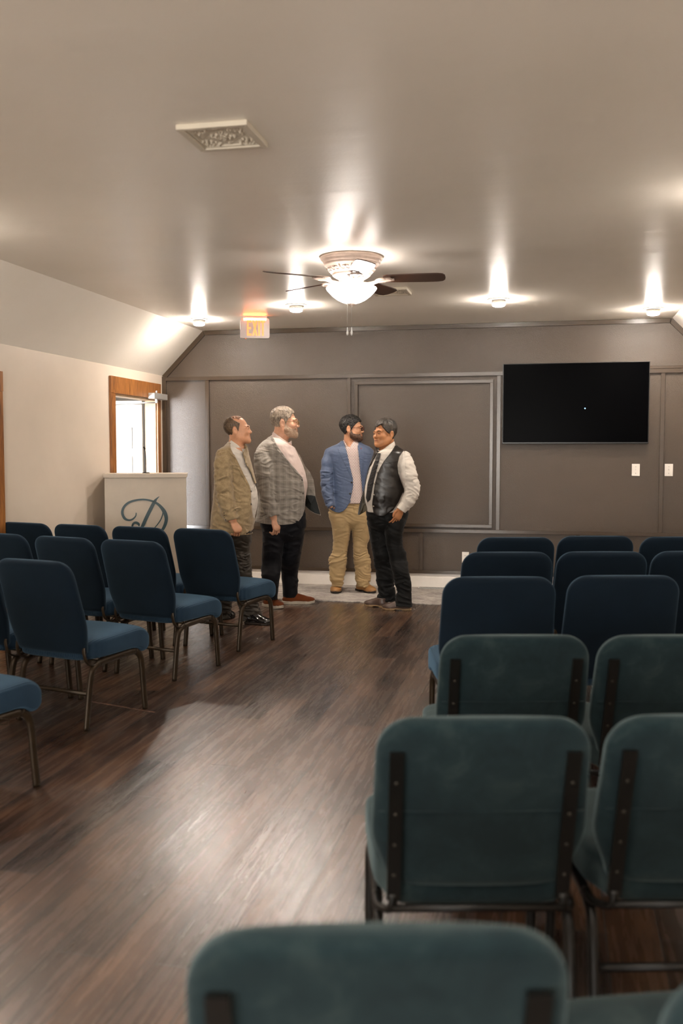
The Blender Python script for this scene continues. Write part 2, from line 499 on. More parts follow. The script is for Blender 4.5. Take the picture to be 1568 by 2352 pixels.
# ---- battens on the back wall
tn = [10]
def batten(x0, x1, z0, z1, d=0.02):
    tn[0] += 1; d = d * 1.35
    return struct(box_obj('trim_%d' % tn[0], (x0, x1, D - d, D + 0.002, z0, z1), M['batten'], bevel=0.0015))
batten(XL, XR, 0.158, 0.193, 0.022)                       # above the baseboard
batten(XL, XR, 0.593, 0.628, 0.026)                       # low rail
batten(XL + 0.045, XR, 2.213, 2.253, 0.024)               # mid rail
batten(0.985, XR, 2.257, 2.285, 0.016)                    # strip above it beside the screen
batten(XA + 0.02, XC - 0.02, ZC - 0.046, ZC - 0.001, 0.026)   # under the flat ceiling
for sgn, xa, xb in ((1, XA, XL), (-1, XC, XR)):
    tn[0] += 1
    L = Vector((xb - xa, 0, ZB - ZC)); n = Vector((L.z, 0, -L.x)).normalized()
    if n.z > 0: n = -n
    w = 0.05; bm = bmesh.new()
    p = [Vector((xa, 0, ZC)), Vector((xb, 0, ZB)), Vector((xb + sgn * w * 1.0, 0, ZB - w * 0.45)), Vector((xa + sgn * w * 0.35, 0, ZC - w))]
    prism(bm, [(q.x, q.z) for q in p], 'y', D - 0.024, D + 0.002)
    struct(finish('trim_%d' % tn[0], bm, M['batten'], bevel=0.002))
batten(XL, XL + 0.045, 0.193, ZB - 0.012, 0.024)          # corner stile
batten(XR - 0.045, XR, 0.193, ZB - 0.012, 0.024)
batten(-3.655, -3.612, 0.628, 2.213)
batten(-2.071, -2.036, 0.628, 2.213)
batten(-0.508, -0.470, 0.628, 2.213)
batten(1.094, 1.133, 0.628, 2.213)
batten(-3.655, -3.612, 0.193, 0.593)
batten(-1.297, -1.262, 0.193, 0.593)
batten(0.30, 0.337, 0.193, 0.593)
# the inner picture-frame moulding
batten(-1.990, -0.545, 2.140, 2.172, 0.03)
batten(-1.990, -0.545, 0.650, 0.682, 0.03)
batten(-1.990, -1.957, 0.682, 2.140, 0.03)
batten(-0.578, -0.545, 0.682, 2.140, 0.03)

# ---- television
tv = empty('television', (0.266, D - 0.03, 1.92))
tag(tv, 'large black flat television mounted on the dark panelled wall', 'television')
box_obj('tv_case', (-0.716, 0.716, -0.045, 0.0, -0.405, 0.405), M['tv_frame'], tv, bevel=0.004)
box_obj('tv_screen', (-0.708, 0.708, -0.0475, -0.0445, -0.390, 0.399), M['tv'], tv)
box_obj('wall_bracket', (-0.3, 0.3, 0.0, 0.03, -0.2, 0.2), M['black_metal'], tv)
bm = bmesh.new(); lathe(bm, [(0.0, 0.0), (0.005, 0.0), (0.005, 0.004), (0, 0.004)], 10)
led = finish('standby_light', bm, M['led'], tv); led.rotation_euler = (PI / 2, 0, 0); led.location = (0.10, -0.0475, -0.052)

# ---- switches, outlet, floor register
def plate(name, x, z, w, h, lab, cat, outlet=False, group=None):
    o = empty(name, (x, D, z)); tag(o, lab, cat, group)
    box_obj('cover_plate', (-w / 2, w / 2, -0.008, 0.0, -h / 2, h / 2), M['white_plastic'], o, bevel=0.003)
    if outlet:
        for dz in (-0.02, 0.02):
            s = box_obj('socket', (-0.016, 0.016, -0.011, -0.007, dz - 0.014, dz + 0.014), M['white_plastic'], o, bevel=0.003)
            bm = bmesh.new()
            box(bm, -0.007, -0.005, -0.0118, -0.0105, dz - 0.004, dz + 0.006); box(bm, 0.005, 0.007, -0.0118, -0.0105, dz - 0.004, dz + 0.006)
            finish('slot', bm, M['black'], s)
    else:
        box_obj('toggle', (-0.004, 0.004, -0.022, -0.008, -0.004, 0.012), M['white_plastic'], o, bevel=0.002)
        for dz in (-0.032, 0.032):
            bm = bmesh.new(); lathe(bm, [(0.0, 0.0), (0.003, 0.0), (0.003, 0.0015), (0, 0.0015)], 8)
            s = finish('screw', bm, M['bolt'], o); s.rotation_euler = (PI / 2, 0, 0); s.location = (0, -0.008, dz)
plate('light_switch', 0.871, 1.253, 0.078, 0.122, 'white light switch plate just under the right end of the television', 'light switch')
plate('light_switch', 1.186, 1.254, 0.080, 0.122, 'white light switch plate right of the narrow vertical batten, at the far right', 'light switch')
plate('power_outlet', -0.818, 0.335, 0.072, 0.115, 'white power outlet low on the dark wall behind the far right chair row', 'outlet', outlet=True)
vg = empty('floor_register', (-1.08, D - 0.085, 0.0)); tag(vg, 'small slotted metal floor vent on the rug edge by the white baseboard', 'floor vent')
bm = bmesh.new(); box(bm, -0.22, 0.22, -0.055, 0.055, 0.012, 0.018)
finish('vent_plate', bm, M['silver'], vg, bevel=0.002)
bm = bmesh.new()
for k in range(26): box(bm, -0.205 + k * 0.016, -0.197 + k * 0.016, -0.045, 0.045, 0.0172, 0.0186)
finish('vent_slot', bm, M['black'], vg)

# ---- rug runner along the wall
bm = bmesh.new()
nx_ = 90
RY0, RY1 = 8.945, D - 0.02
prism(bm, [(-3.85, RY0), (1.25, RY0 + 0.03), (1.25, RY1), (-3.85, RY1)], 'z', 0.0, 0.012)
tag(finish('runner_rug', bm, M['rug'], bevel=0.004), 'grey mottled runner rug lying along the foot of the dark wall', 'rug')

# strip of worn clear tape on the floor
bm = bmesh.new()
A = at_z(208, 1612, 0); B = at_z(350, 1636, 0)
dv = (B - A).normalized(); nv = Vector((-dv.y, dv.x, 0))
L = (B - A).length; x = 0.0; rr = random.Random(3)
prev = None
while x < L:
    w = rr.uniform(0.008, 0.03)
    wd = 0.016 * (rr.uniform(0.6, 1.0) if rr.random() > 0.25 else 0.2)
    if True:
        p = [A + dv * x, A + dv * (x + w * 1.02), A + dv * (x + w * rr.uniform(0.8, 1)) + nv * wd, A + dv * (x + w * rr.uniform(0, 0.3)) + nv * wd]
        prism(bm, [(q.x, q.y) for q in p], 'z', 0.0003, 0.0012)
    x += w
M['tape'] = mat('worn_tape', rgb(120, 90, 76), 0.22, spec=0.8, var=0.2, vscale=60, bump=0.5, bscale=90)
tag(finish('floor_tape', bm, M['tape']), 'worn strip of torn tape stuck on the wood floor beside a left chair leg', 'tape')

# ---- decorative cream tin ceiling grilles
def relief_h(u, v):
    """height field of a leafy rosette, u,v in -1..1"""
    r = np.hypot(u, v); th = np.arctan2(v, u)
    h = np.zeros_like(u)
    pet = 0.5 + 0.5 * np.cos(8 * th)
    h += np.exp(-((r - 0.10) / 0.05) ** 2) * 0.9
    h += np.exp(-((r - 0.24 - 0.06 * pet) / 0.045) ** 2) * (0.4 + 0.6 * pet)
    sc = 0.5 + 0.5 * np.cos(4 * th + 1.5 * np.sin(9 * r))
    h += np.exp(-((r - 0.42) / 0.07) ** 2) * sc * (0.6 + 0.4 * np.cos(24 * th))
    for sx in (-1, 1):
        for sy in (-1, 1):
            du, dv2 = u - sx * 0.80, v - sy * 0.80
            rc = np.hypot(du, dv2); tc = np.arctan2(dv2, du)
            h += np.exp(-((rc - 0.16) / 0.06) ** 2) * (0.55 + 0.45 * np.cos(7 * tc)) + np.exp(-((rc - 0.36) / 0.05) ** 2) * (0.5 + 0.5 * np.cos(12 * tc)) * 0.9
    for a, b in ((u, v), (v, u)):
        h += np.exp(-((np.abs(a) - 0.78) / 0.05) ** 2) * (0.5 + 0.5 * np.cos(16 * b)) * 0.6 * (np.abs(b) < 0.5)
    h += 0.12 * (np.sin(40 * u) * np.sin(38 * v))
    return h
def ceiling_grille(cx, cy, size, rz, lab):
    o = empty('ceiling_grille', (cx, cy, ZC), rz); tag(o, lab, 'ceiling vent')
    s = size / 2
    bm = bmesh.new()
    for sx in (0, 1, 2, 3):
        ang = sx * PI / 2; c, q = math.cos(ang), math.sin(ang)
        for (w0, w1, d) in ((s - 0.028, s, 0.022), (s - 0.040, s - 0.028, 0.015)):
            pts = [(w0, -w0), (w1, -w1), (w1, w1), (w0, w0)]
            prism(bm, [(x * c - y * q, x * q + y * c) for x, y in pts], 'z', -d, 0.0)
    finish('grille_frame', bm, M['relief'], o, bevel=0.003)
    n = 110; g = np.linspace(-1, 1, n); U, V = np.meshgrid(g, g, indexing='ij')
    H = relief_h(U, V); si = s - 0.039
    co = np.stack([U * si, V * si, -0.006 - 0.011 * H], -1).reshape(-1, 3)
    me = bpy.data.meshes.new('grille_relief')
    idx = np.arange(n * n).reshape(n, n)
    q = np.stack([idx[:-1, :-1], idx[:-1, 1:], idx[1:, 1:], idx[1:, :-1]], -1).reshape(-1, 4)
    me.from_pydata(co.tolist(), [], q.tolist()); me.materials.append(M['relief'])
    for p in me.polygons: p.use_smooth = True
    link(bpy.data.objects.new('grille_relief', me), o)
ceiling_grille(-1.330, 3.900, 0.30, 0.0, 'square cream ceiling grille with leafy relief, the large near one at upper left')
ceiling_grille(-1.262, 7.880, 0.30, 0.0, 'small square cream ceiling grille partly behind the fan blades')

# ---- ceiling lamps
LAMPS = [(-3.392, 9.17, 'round ceiling lamp, leftmost, beside the sloped ceiling left of the exit sign'),
         (-2.213, 8.465, 'round ceiling lamp between the exit sign and the ceiling fan'),
         (-0.424, 8.518, 'round ceiling lamp right of the ceiling fan, above the television edge'),
         (0.937, 9.348, 'round ceiling lamp at far right above the television'),
         (-3.50, 4.95, None), (0.94, 5.2, None), (-2.25, 0.9, None), (-0.35, 0.9, None)]
lamp0 = None
for i, (x, y, lab) in enumerate(LAMPS):
    if lamp0 is None:
        lamp0 = empty('ceiling_lamp', (x, y, ZC))
        bm = bmesh.new()
        lathe(bm, [(0.0, 0.0), (0.097, 0.0), (0.098, -0.004), (0.090, -0.009), (0.066, -0.012), (0.0, -0.012)], 40)
        finish('trim_ring', bm, M['white_plastic'], lamp0, smooth=True)
        bm = bmesh.new()
        lathe(bm, [(0.0, -0.012), (0.056, -0.012), (0.060, -0.030), (0.061, -0.036), (0.056, -0.037), (0.0, -0.037)], 32)
        finish('lamp_collar', bm, M['white_plastic'], lamp0, smooth=True)
        bm = bmesh.new()
        lathe(bm, [(0.0, -0.0372), (0.055, -0.0372), (0.055, -0.050), (0.051, -0.058), (0.034, -0.064), (0.0, -0.066)], 24)
        finish('lens', bm, M['bulb'], lamp0, smooth=True)
        L_ = lamp0
    else:
        L_ = dup(lamp0); L_.location = (x, y, ZC)
    tag(L_, lab or (('round ceiling lamp out of frame beside the left sloped ceiling' if x < 0 else 'round ceiling lamp out of frame beside the right sloped ceiling') if y > 3 else 'round ceiling lamp with a white ring, behind the camera'), 'ceiling light', 'round ceiling lamps')

# ---- exit sign
ex = at_z(585, 727, ZC)
es = empty('exit_sign', (ex.x, ex.y, ZC), math.radians(12 + 7))
tag(es, 'white hanging exit sign with glowing orange letters below the ceiling', 'exit sign')
box_obj('canopy', (-0.10, 0.12, -0.035, 0.035, -0.018, 0.0), M['exit_body'], es, bevel=0.005)
SW, SH = 0.142, 0.195
bm = bmesh.new()
def rrect(w, h, r, n=6):
    out = []
    for (sx, sy, a0) in ((1, 1, 0), (-1, 1, PI / 2), (-1, -1, PI), (1, -1, 1.5 * PI)):
        for k in range(n + 1):
            a = a0 + PI / 2 * k / n
            out.append((sx * (w - r) + r * math.cos(a), sy * (h - r) + r * math.sin(a)))
    return out
prism(bm, [(x, z - 0.018 - SH / 2) for x, z in rrect(SW, SH / 2, 0.022)], 'y', -0.026, 0.026)
finish('housing', bm, M['exit_body'], es, bevel=0.004)
def letter(polys, x, w):
    bm = bmesh.new()
    z0 = -0.018 - SH + 0.024; h = SH - 0.048
    for p in polys: prism(bm, [(x + a * w, z0 + c * h) for a, c in p], 'y', -0.0285, -0.0255)
    finish('letter', bm, M['exit_red'], es)
lx, lw, gp = -0.078, 0.045, 0.010
letter([[(0, 0), (.38, 0), (.38, 1), (0, 1)], [(.38, 0), (1, 0), (1, .14), (.38, .14)], [(.38, .43), (.9, .43), (.9, .57), (.38, .57)], [(.38, .86), (1, .86), (1, 1), (.38, 1)]], lx, lw)
letter([[(0, 0), (.34, 0), (1, 1), (.66, 1)], [(.66, 0), (1, 0), (.34, 1), (0, 1)]], lx + 0.051, 0.052)
letter([[(0, 0), (1, 0), (1, 1), (0, 1)]], lx + 0.109, 0.018)
letter([[(.31, 0), (.69, 0), (.69, .86), (.31, .86)], [(0, .86), (1, .86), (1, 1), (0, 1)]], lx + 0.132, 0.045)
box_obj('glow_strip', (-0.11, 0.11, -0.034, -0.027, -0.040, -0.020), M['exit_glow'], es)
bm = bmesh.new(); lathe(bm, [(0, -0.006), (0.005, -0.006), (0.005, 0), (0, 0)], 8)
o = finish('test_button', bm, M['exit_red'], es); o.location = (-0.09, -0.02, -0.018 - SH)

# ---- ceiling fan
FX, FY = -1.309, 6.487
fan = empty('ceiling_fan', (FX, FY, ZC), YAW)
tag(fan, 'ornate white ceiling fan with brown blades and a glowing glass bowl', 'ceiling fan')
bm = bmesh.new()
lathe(bm, [(0.0, 0.0), (0.205, 0.0), (0.213, -0.006), (0.213, -0.016), (0.200, -0.030), (0.196, -0.034), (0.197, -0.042), (0.190, -0.047),
           (0.185, -0.052), (0.186, -0.058), (0.178, -0.064), (0.170, -0.072), (0.152, -0.092), (0.134, -0.110), (0.128, -0.118),
           (0.130, -0.124), (0.124, -0.130), (0.112, -0.138), (0.100, -0.145), (0.0, -0.145)], 72)
finish('fan_housing', bm, M['fan_white'], fan, smooth=True)
# scrolled band round the housing
bm = bmesh.new()
NS = 12
for k in range(NS):
    a0 = 2 * PI * k / NS
    for sgn in (-1, 1):
        pts = []
        for j in range(22):
            t = j / 21; sp = t * 2.1 * PI; rad = 0.006 + 0.018 * t
            du = sgn * (0.024 - rad * math.cos(sp) * 0.9); dz = rad * math.sin(sp) * 0.62
            zz = -0.091 + dz; rr_ = 0.153 - (-(zz) - 0.091) * 0.95
            aa = a0 + du / 0.15
            pts.append(((rr_ + 0.002) * math.cos(aa), (rr_ + 0.002) * math.sin(aa), zz))
        tube(bm, pts, 0.0028, seg=5)
    aa = a0
    tube(bm, [(0.168 * math.cos(aa), 0.168 * math.sin(aa), -0.076), (0.140 * math.cos(aa), 0.140 * math.sin(aa), -0.106)], 0.005, seg=6)
    aa = a0 + PI / NS
    tube(bm, [(0.165 * math.cos(aa), 0.165 * math.sin(aa), -0.079), (0.137 * math.cos(aa), 0.137 * math.sin(aa), -0.109)], 0.004, seg=6)
finish('scroll_band', bm, M['fan_white'], fan, smooth=True)
bm = bmesh.new()
lathe(bm, [(0.0, -0.145), (0.086, -0.145), (0.088, -0.152), (0.084, -0.158), (0.084, -0.178), (0.092, -0.184), (0.095, -0.190), (0.080, -0.196), (0.0, -0.196)], 48)
finish('switch_housing', bm, M['fan_white'], fan, smooth=True)
bm = bmesh.new()
lathe(bm, [(0.070, -0.196), (0.110, -0.199), (0.150, -0.203), (0.168, -0.206), (0.1715, -0.212), (0.166, -0.222), (0.150, -0.240), (0.128, -0.262), (0.098, -0.285), (0.062, -0.303), (0.028, -0.312), (0.0, -0.314)], 56)
finish('glass_bowl', bm, M['bowl'], fan, smooth=True)
bm = bmesh.new()
lathe(bm, [(0.0, -0.310), (0.030, -0.310), (0.031, -0.315), (0.020, -0.322), (0.010, -0.328), (0.007, -0.334), (0.0, -0.336)], 24)
finish('finial', bm, M['fan_white'], fan, smooth=True)
for k, dgr in enumerate((-8, 62, 134, 206, 278)):
    a = math.radians(dgr)
    R_ = Matrix.Rotation(a, 4, 'Z')
    bm = bmesh.new()
    # blade outline along x, pitched about its length
    prof = [(0.215, 0.045), (0.24, 0.058), (0.34, 0.064), (0.50, 0.068), (0.58, 0.067), (0.615, 0.058), (0.63, 0.035), (0.634, 0.0)]
    pts = prof + [(x, -y) for x, y in prof[::-1][1:]]
    prism(bm, pts, 'z', -0.003, 0.003)
    bmesh.ops.transform(bm, matrix=R_ @ Matrix.Translation((0, 0, -0.150)) @ Matrix.Rotation(math.radians(-13), 4, 'X'), verts=bm.verts[:])
    bl = finish('blade', bm, M['fan_wood'], fan, bevel=0.001)
    bm = bmesh.new()
    for sy in (-1, 1):
        tube(bm, [(0.080, sy * 0.012, -0.176), (0.115, sy * 0.026, -0.182), (0.155, sy * 0.014, -0.172), (0.20, sy * 0.034, -0.161), (0.245, sy * 0.040, -0.158), (0.27, sy * 0.018, -0.158), (0.262, sy * 0.0, -0.158)], 0.007, seg=7, sub=5)
        tube(bm, [(0.165, sy * 0.012, -0.166), (0.19, sy * 0.052, -0.162), (0.225, sy * 0.055, -0.160), (0.23, sy * 0.030, -0.160)], 0.006, seg=7, sub=5)
    tube(bm, [(0.080, 0, -0.180), (0.13, 0, -0.186), (0.18, 0, -0.170), (0.29, 0, -0.158)], 0.009, seg=8, sub=5)
    bmesh.ops.transform(bm, matrix=R_, verts=bm.verts[:])
    finish('blade_iron', bm, M['fan_white'], fan, smooth=True)
for dx in (-0.028, 0.0):
    bm = bmesh.new()
    tube(bm, [(dx, -0.10, -0.205), (dx, -0.105, -0.32), (dx, -0.105, -0.485)], 0.0011, seg=5)
    lathe(bm, [(0.0, -0.485), (0.003, -0.487), (0.0035, -0.50), (0.007, -0.520), (0.006, -0.535), (0.0, -0.54)], 12, cx=dx, cy=-0.105)
    finish('pull_chain', bm, M['silver'], fan, smooth=True)

f2 = dup(fan); f2.location = (FX + 0.03, 0.25, ZC)  # second fan, added out of view so its bowl brightens ceiling and chairs
f2['label'] = 'ornate white ceiling fan added out of view as fill light, overhead behind the camera'
# ================================================================== PODIUM
PZ = 1.43 - 0.02165 * 8.95
pc = ray(334, 1088)
tt_ = 8.95 / (-pc[0] * SY + pc[1] * CY)
PX, PY = pc[0] * tt_, pc[1] * tt_
PZ = EYE + pc[2] * tt_
pod = empty('podium', (PX, PY, 0), math.radians(21))
tag(pod, 'tall cream podium with a teal script letter on its front', 'podium')
hw = 0.372
box_obj('front_panel', (-hw, hw, 0.0, 0.02, 0.0, PZ - 0.038), M['podium'], pod, bevel=0.002)
box_obj('side_panel', (-hw, -hw + 0.02, 0.02, 0.44, 0.0, PZ - 0.038), M['podium'], pod)
box_obj('side_panel', (hw - 0.02, hw, 0.02, 0.44, 0.0, PZ - 0.038), M['podium'], pod)
box_obj('shelf', (-hw + 0.02, hw - 0.02, 0.03, 0.42, 0.85, 0.87), M['podium'], pod)
bm = bmesh.new()
prism(bm, [(-hw - 0.016, PZ), (hw + 0.016, PZ), (hw + 0.008, PZ - 0.030), (hw + 0.002, PZ - 0.038), (-hw - 0.002, PZ - 0.038), (-hw - 0.008, PZ - 0.030)], 'y', -0.016, 0.46)
finish('top_cap', bm, M['podium'], pod, bevel=0.002)
box_obj('base_rail', (-hw - 0.008, hw + 0.008, -0.01, 0.44, 0.0, 0.09), M['podium'], pod, bevel=0.003)
# the script letter: strokes of changing width, cut from sheet
zs = 6.19
def PL(x, y):
    """logo coordinates (read off a magnified view) to the panel plane"""
    m = (2 * hw) / (1218 - 72)
    return ((x - 645) * m, PZ - 0.040 - (y - 1462) * m)
def stroke(bm, pts, sub=10):
    P = catmull([(*PL(x, y), w * (2 * hw) / 1146 / 2) for x, y, w in pts], sub)
    L_, R2 = [], []
    for i in range(len(P)):
        t = P[min(i + 1, len(P) - 1)][:2] - P[max(i - 1, 0)][:2]
        t = t / (np.linalg.norm(t) + 1e-9); nn = np.array([-t[1], t[0]])
        L_.append(P[i][:2] + nn * P[i][2]); R2.append(P[i][:2] - nn * P[i][2])
    for i in range(len(P) - 1):
        prism(bm, [tuple(L_[i]), tuple(L_[i + 1]), tuple(R2[i + 1]), tuple(R2[i])], 'y', -0.006, 0.001)
bm = bmesh.new()
stroke(bm, [(835, 1728, 6), (800, 1758, 22), (765, 1805, 44), (715, 1900, 50), (655, 2020, 50), (600, 2140, 46), (560, 2235, 36), (520, 2290, 16)])
stroke(bm, [(508, 1958, 14), (500, 2005, 18), (455, 2050, 24), (400, 2062, 26), (345, 2035, 36), (315, 1960, 36), (335, 1880, 34), (400, 1815, 32), (500, 1780, 28), (620, 1770, 26), (740, 1795, 28), (830, 1850, 38), (905, 1950, 54), (930, 2050, 48), (905, 2150, 44), (850, 2230, 36), (740, 2300, 26), (600, 2330, 20), (520, 2300, 16)])
stroke(bm, [(880, 1930, 8), (878, 1990, 16), (840, 2080, 16), (760, 2180, 12), (690, 2230, 6)])
stroke(bm, [(545, 2150, 12), (540, 2120, 34), (505, 2100, 36), (470, 2110, 30), (452, 2150, 26), (460, 2200, 22), (500, 2235, 18), (560, 2232, 12)])
lo = finish('script_letter', bm, M['logo'], pod)
lo['label'] = 'teal script letter D'
mic = empty('microphone', (0, 0, 0))
mp_ = Matrix.Translation((PX, PY, 0)) @ Matrix.Rotation(math.radians(21), 4, 'Z')
mic.location = mp_ @ Vector((-0.005, 0.22, PZ)); mic.rotation_euler = (0, 0, math.radians(21))
tag(mic, 'thin black gooseneck microphone standing on top of the podium', 'microphone')
bm = bmesh.new(); lathe(bm, [(0, 0), (0.035, 0), (0.035, 0.006), (0.01, 0.012), (0, 0.012)], 20)
finish('mic_base', bm, M['black'], mic, smooth=True)
tube_obj('gooseneck', [(0, 0, 0.01), (0, 0, 0.12), (-0.004, -0.01, 0.20), (-0.010, -0.03, 0.235)], 0.0035, M['black'], mic, sub=4, seg=8)
tube_obj('mic_head', [(-0.008, -0.025, 0.228), (-0.011, -0.04, 0.240), (-0.013, -0.055, 0.246)], 0.009, M['black'], mic, seg=10)
# ================================================================== CHAIRS
# local frame: origin on the floor under the seat, the sitter looks to +Y
def seat_mesh(bm, w=0.255, top=0.468, m=72, velvet=False):
    # (y, z_top, z_bot, halfwidth)
    prof = [(-0.215, 0.425, 0.390, w * 0.70), (-0.21, 0.442, 0.368, w * 0.78), (-0.19, 0.453, 0.356, w * 0.84), (-0.14, 0.459, 0.352, w * 0.90), (-0.09, 0.462, 0.351, w * 0.965), (0.0, 0.464, 0.352, w * 0.99),
            (0.10, 0.467, 0.354, w), (0.17, 0.470, 0.354, w), (0.215, 0.472, 0.342, w), (0.245, 0.470, 0.326, w * 0.997), (0.268, 0.463, 0.320, w * 0.99), (0.287, 0.448, 0.328, w * 0.98), (0.300, 0.425, 0.348, w * 0.965), (0.305, 0.405, 0.378, w * 0.93)]
    prof = catmull(prof, 3)
    rings = []
    for y, zt, zb, hw in prof:
        cz, hh = (zt + zb) / 2, (zt - zb) / 2
        sec = superell(hw, hh, 6.5, m)
        crown = 0.006
        rings.append([(x, y, cz + z + (crown * (1 - (x / hw) ** 2) if z > 0 else 0)) for x, z in sec])
    ring_loft(bm, rings)

def back_mesh(bm, w=0.262, zt=0.885, zb=0.385, rec=0.17, y0=-0.19, m=48, thick=0.030, cr=0.085, taper=0.90, notch=True):
    rings = []
    N = 44
    for i in range(N + 1):
        t = i / N
        # denser rows near both ends
        t = 0.5 - 0.5 * math.cos(PI * t)
        z = zb + (zt - zb) * t
        h = z - zb
        yc = y0 - rec * (h / 0.5) ** 1.15 * 0.82
        hw = w
        # outline: widest at about 40% height, narrower to top, waist at the bottom
        f = h / (zt - zb)
        hw = w * (1.0 - 0.035 * max(0, f - 0.4) / 0.6)
        if f < 0.36: hw = w * (taper + (1 - taper) * (0.5 - 0.5 * math.cos(PI * min(1, f / 0.36))))
        dt = zt - z
        if dt < cr: hw = hw - cr * (1 - math.sqrt(max(0, 1 - (1 - dt / cr) ** 2)))
        if h < 0.03: hw -= 0.03 * (1 - math.sqrt(max(0, 1 - (1 - h / 0.03) ** 2)))
        th = thick
        if dt < 0.03: th = thick * math.sqrt(max(0.02, 1 - (1 - dt / 0.03) ** 2))
        if h < 0.03: th = thick * math.sqrt(max(0.06, 1 - (1 - h / 0.03) ** 2))
        sec = superell(hw, th, 4.0, m)
        ring = []
        for x, yy in sec:
            bulge = 0.008 * (1 - (x / max(hw, 1e-3)) ** 2)
            ring.append((x, yc + yy + math.copysign(bulge, yy), z))
        rings.append(ring)
    ring_loft(bm, rings)

def back_y(z, zb=0.385, y0=-0.19, rec=0.17): return y0 - rec * (max(0, z - zb) / 0.5) ** 1.15 * 0.82

def make_chair(kind):
    t = empty('stacking_chair')
    t['category'] = 'chair'
    navy = kind == 'navy'
    fm = M['bronze'] if navy else M['black_metal']
    fab = M['navy'] if navy else M['velvet']
    top = 0.885 if navy else 0.84
    w = 0.257 if navy else 0.249
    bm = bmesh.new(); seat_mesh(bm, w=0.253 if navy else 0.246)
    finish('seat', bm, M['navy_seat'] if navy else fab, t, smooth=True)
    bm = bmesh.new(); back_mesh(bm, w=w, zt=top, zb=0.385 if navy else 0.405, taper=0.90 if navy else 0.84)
    bk = finish('backrest', bm, fab, t, smooth=True)
    if not navy:
        bm = bmesh.new()
        zz = 0.612; yy = back_y(zz, 0.405) - 0.0375
        tube(bm, [(-0.235, yy + 0.006, zz), (-0.1, yy, zz), (0.1, yy, zz), (0.235, yy + 0.006, zz)], 0.0016, seg=6, sub=3)
        finish('seam', bm, fab, bk, smooth=True)
    for s in (-1, 1):
        xs = s * 0.232
        tube_obj('leg', [(xs, 0.275, 0.0), (xs, 0.262, 0.12), (xs, 0.248, 0.26), (xs * 0.995, 0.232, 0.312), (xs * 0.99, 0.195, 0.342)], 0.0142, fm, t, sub=5, flat=1.35)
        tube_obj('seat_rail', [(xs * 0.99, 0.195, 0.342), (xs * 0.985, 0.10, 0.342), (xs * 0.985, -0.04, 0.336), (xs * 0.99, -0.105, 0.330)], 0.0142, fm, t, sub=4, flat=1.35)
        tube_obj('leg', [(xs * 0.99, -0.105, 0.330), (xs * 0.995, -0.150, 0.306), (xs, -0.172, 0.25), (xs, -0.192, 0.12), (xs, -0.208, 0.0)], 0.0142, fm, t, sub=5, flat=1.35)
        # strap joining seat rail and backrest
        if navy:
            tube_obj('back_bracket', [(xs, -0.100, 0.338), (xs * 1.0, -0.150, 0.330), (xs * 1.0, -0.195, 0.350), (xs * 0.99, -0.212, 0.395), (xs * 0.97, -0.212, 0.43)], 0.011, fm, t, sub=5, flat=0.5)
        else:
            xb = s * 0.198
            pts = []
            for z in (0.385, 0.45, 0.53, 0.61, 0.69, 0.765):
                pts.append((xb, back_y(z, 0.405) - 0.043 - (0.0 if z > 0.4 else -0.004), z))
            bm = bmesh.new()
            for a, b in zip(pts, pts[1:]):
                wd = 0.016
                va = [bm.verts.new((q[0] + dx, q[1] + dy, q[2])) for q in (a, b) for dx in (-wd, wd) for dy in (-0.005, 0.008)]
                for f in ((0, 1, 3, 2), (4, 6, 7, 5), (0, 4, 5, 1), (2, 3, 7, 6), (0, 2, 6, 4), (1, 5, 7, 3)):
                    bm.faces.new([va[i] for i in f])
            bar = finish('back_bar', bm, fm, t)
            for z in (0.69, 0.61, 0.53, 0.45):
                bm = bmesh.new(); lathe(bm, [(0, 0), (0.004, 0), (0.004, 0.003), (0, 0.004)], 8)
                bo = finish('bolt', bm, M['bolt'], bar, smooth=True)
                bo.rotation_euler = (PI / 2, 0, 0); bo.location = (xb, back_y(z, 0.405) - 0.048, z)
            tube_obj('back_bracket', [(xs, -0.105, 0.345), (xs, -0.17, 0.345), (xb * 1.03, -0.225, 0.36), (xb, -0.232, 0.40)], 0.012, fm, t, sub=4, flat=0.8)
    tube_obj('stretcher', [(-0.232, -0.183, 0.185), (0.232, -0.183, 0.185)], 0.0095, fm, t, flat=1.2)
    if not navy:
        tube_obj('back_crossbar', [(-0.20, -0.232, 0.365), (0.20, -0.232, 0.365)], 0.010, fm, t)
    else:
        tube_obj('seat_crossbar', [(-0.228, -0.10, 0.352), (0.228, -0.10, 0.352)], 0.010, fm, t)
        tube_obj('seat_crossbar', [(-0.228, 0.16, 0.356), (0.228, 0.16, 0.356)], 0.010, fm, t)
        tube_obj('coupling_hook', [(0.225, 0.03, 0.350), (0.232, 0.06, 0.330), (0.245, 0.065, 0.322), (0.25, 0.10, 0.318), (0.25, 0.115, 0.332), (0.245, 0.09, 0.340), (0.24, 0.075, 0.345)], 0.0025, fm, t, seg=6)
    return t

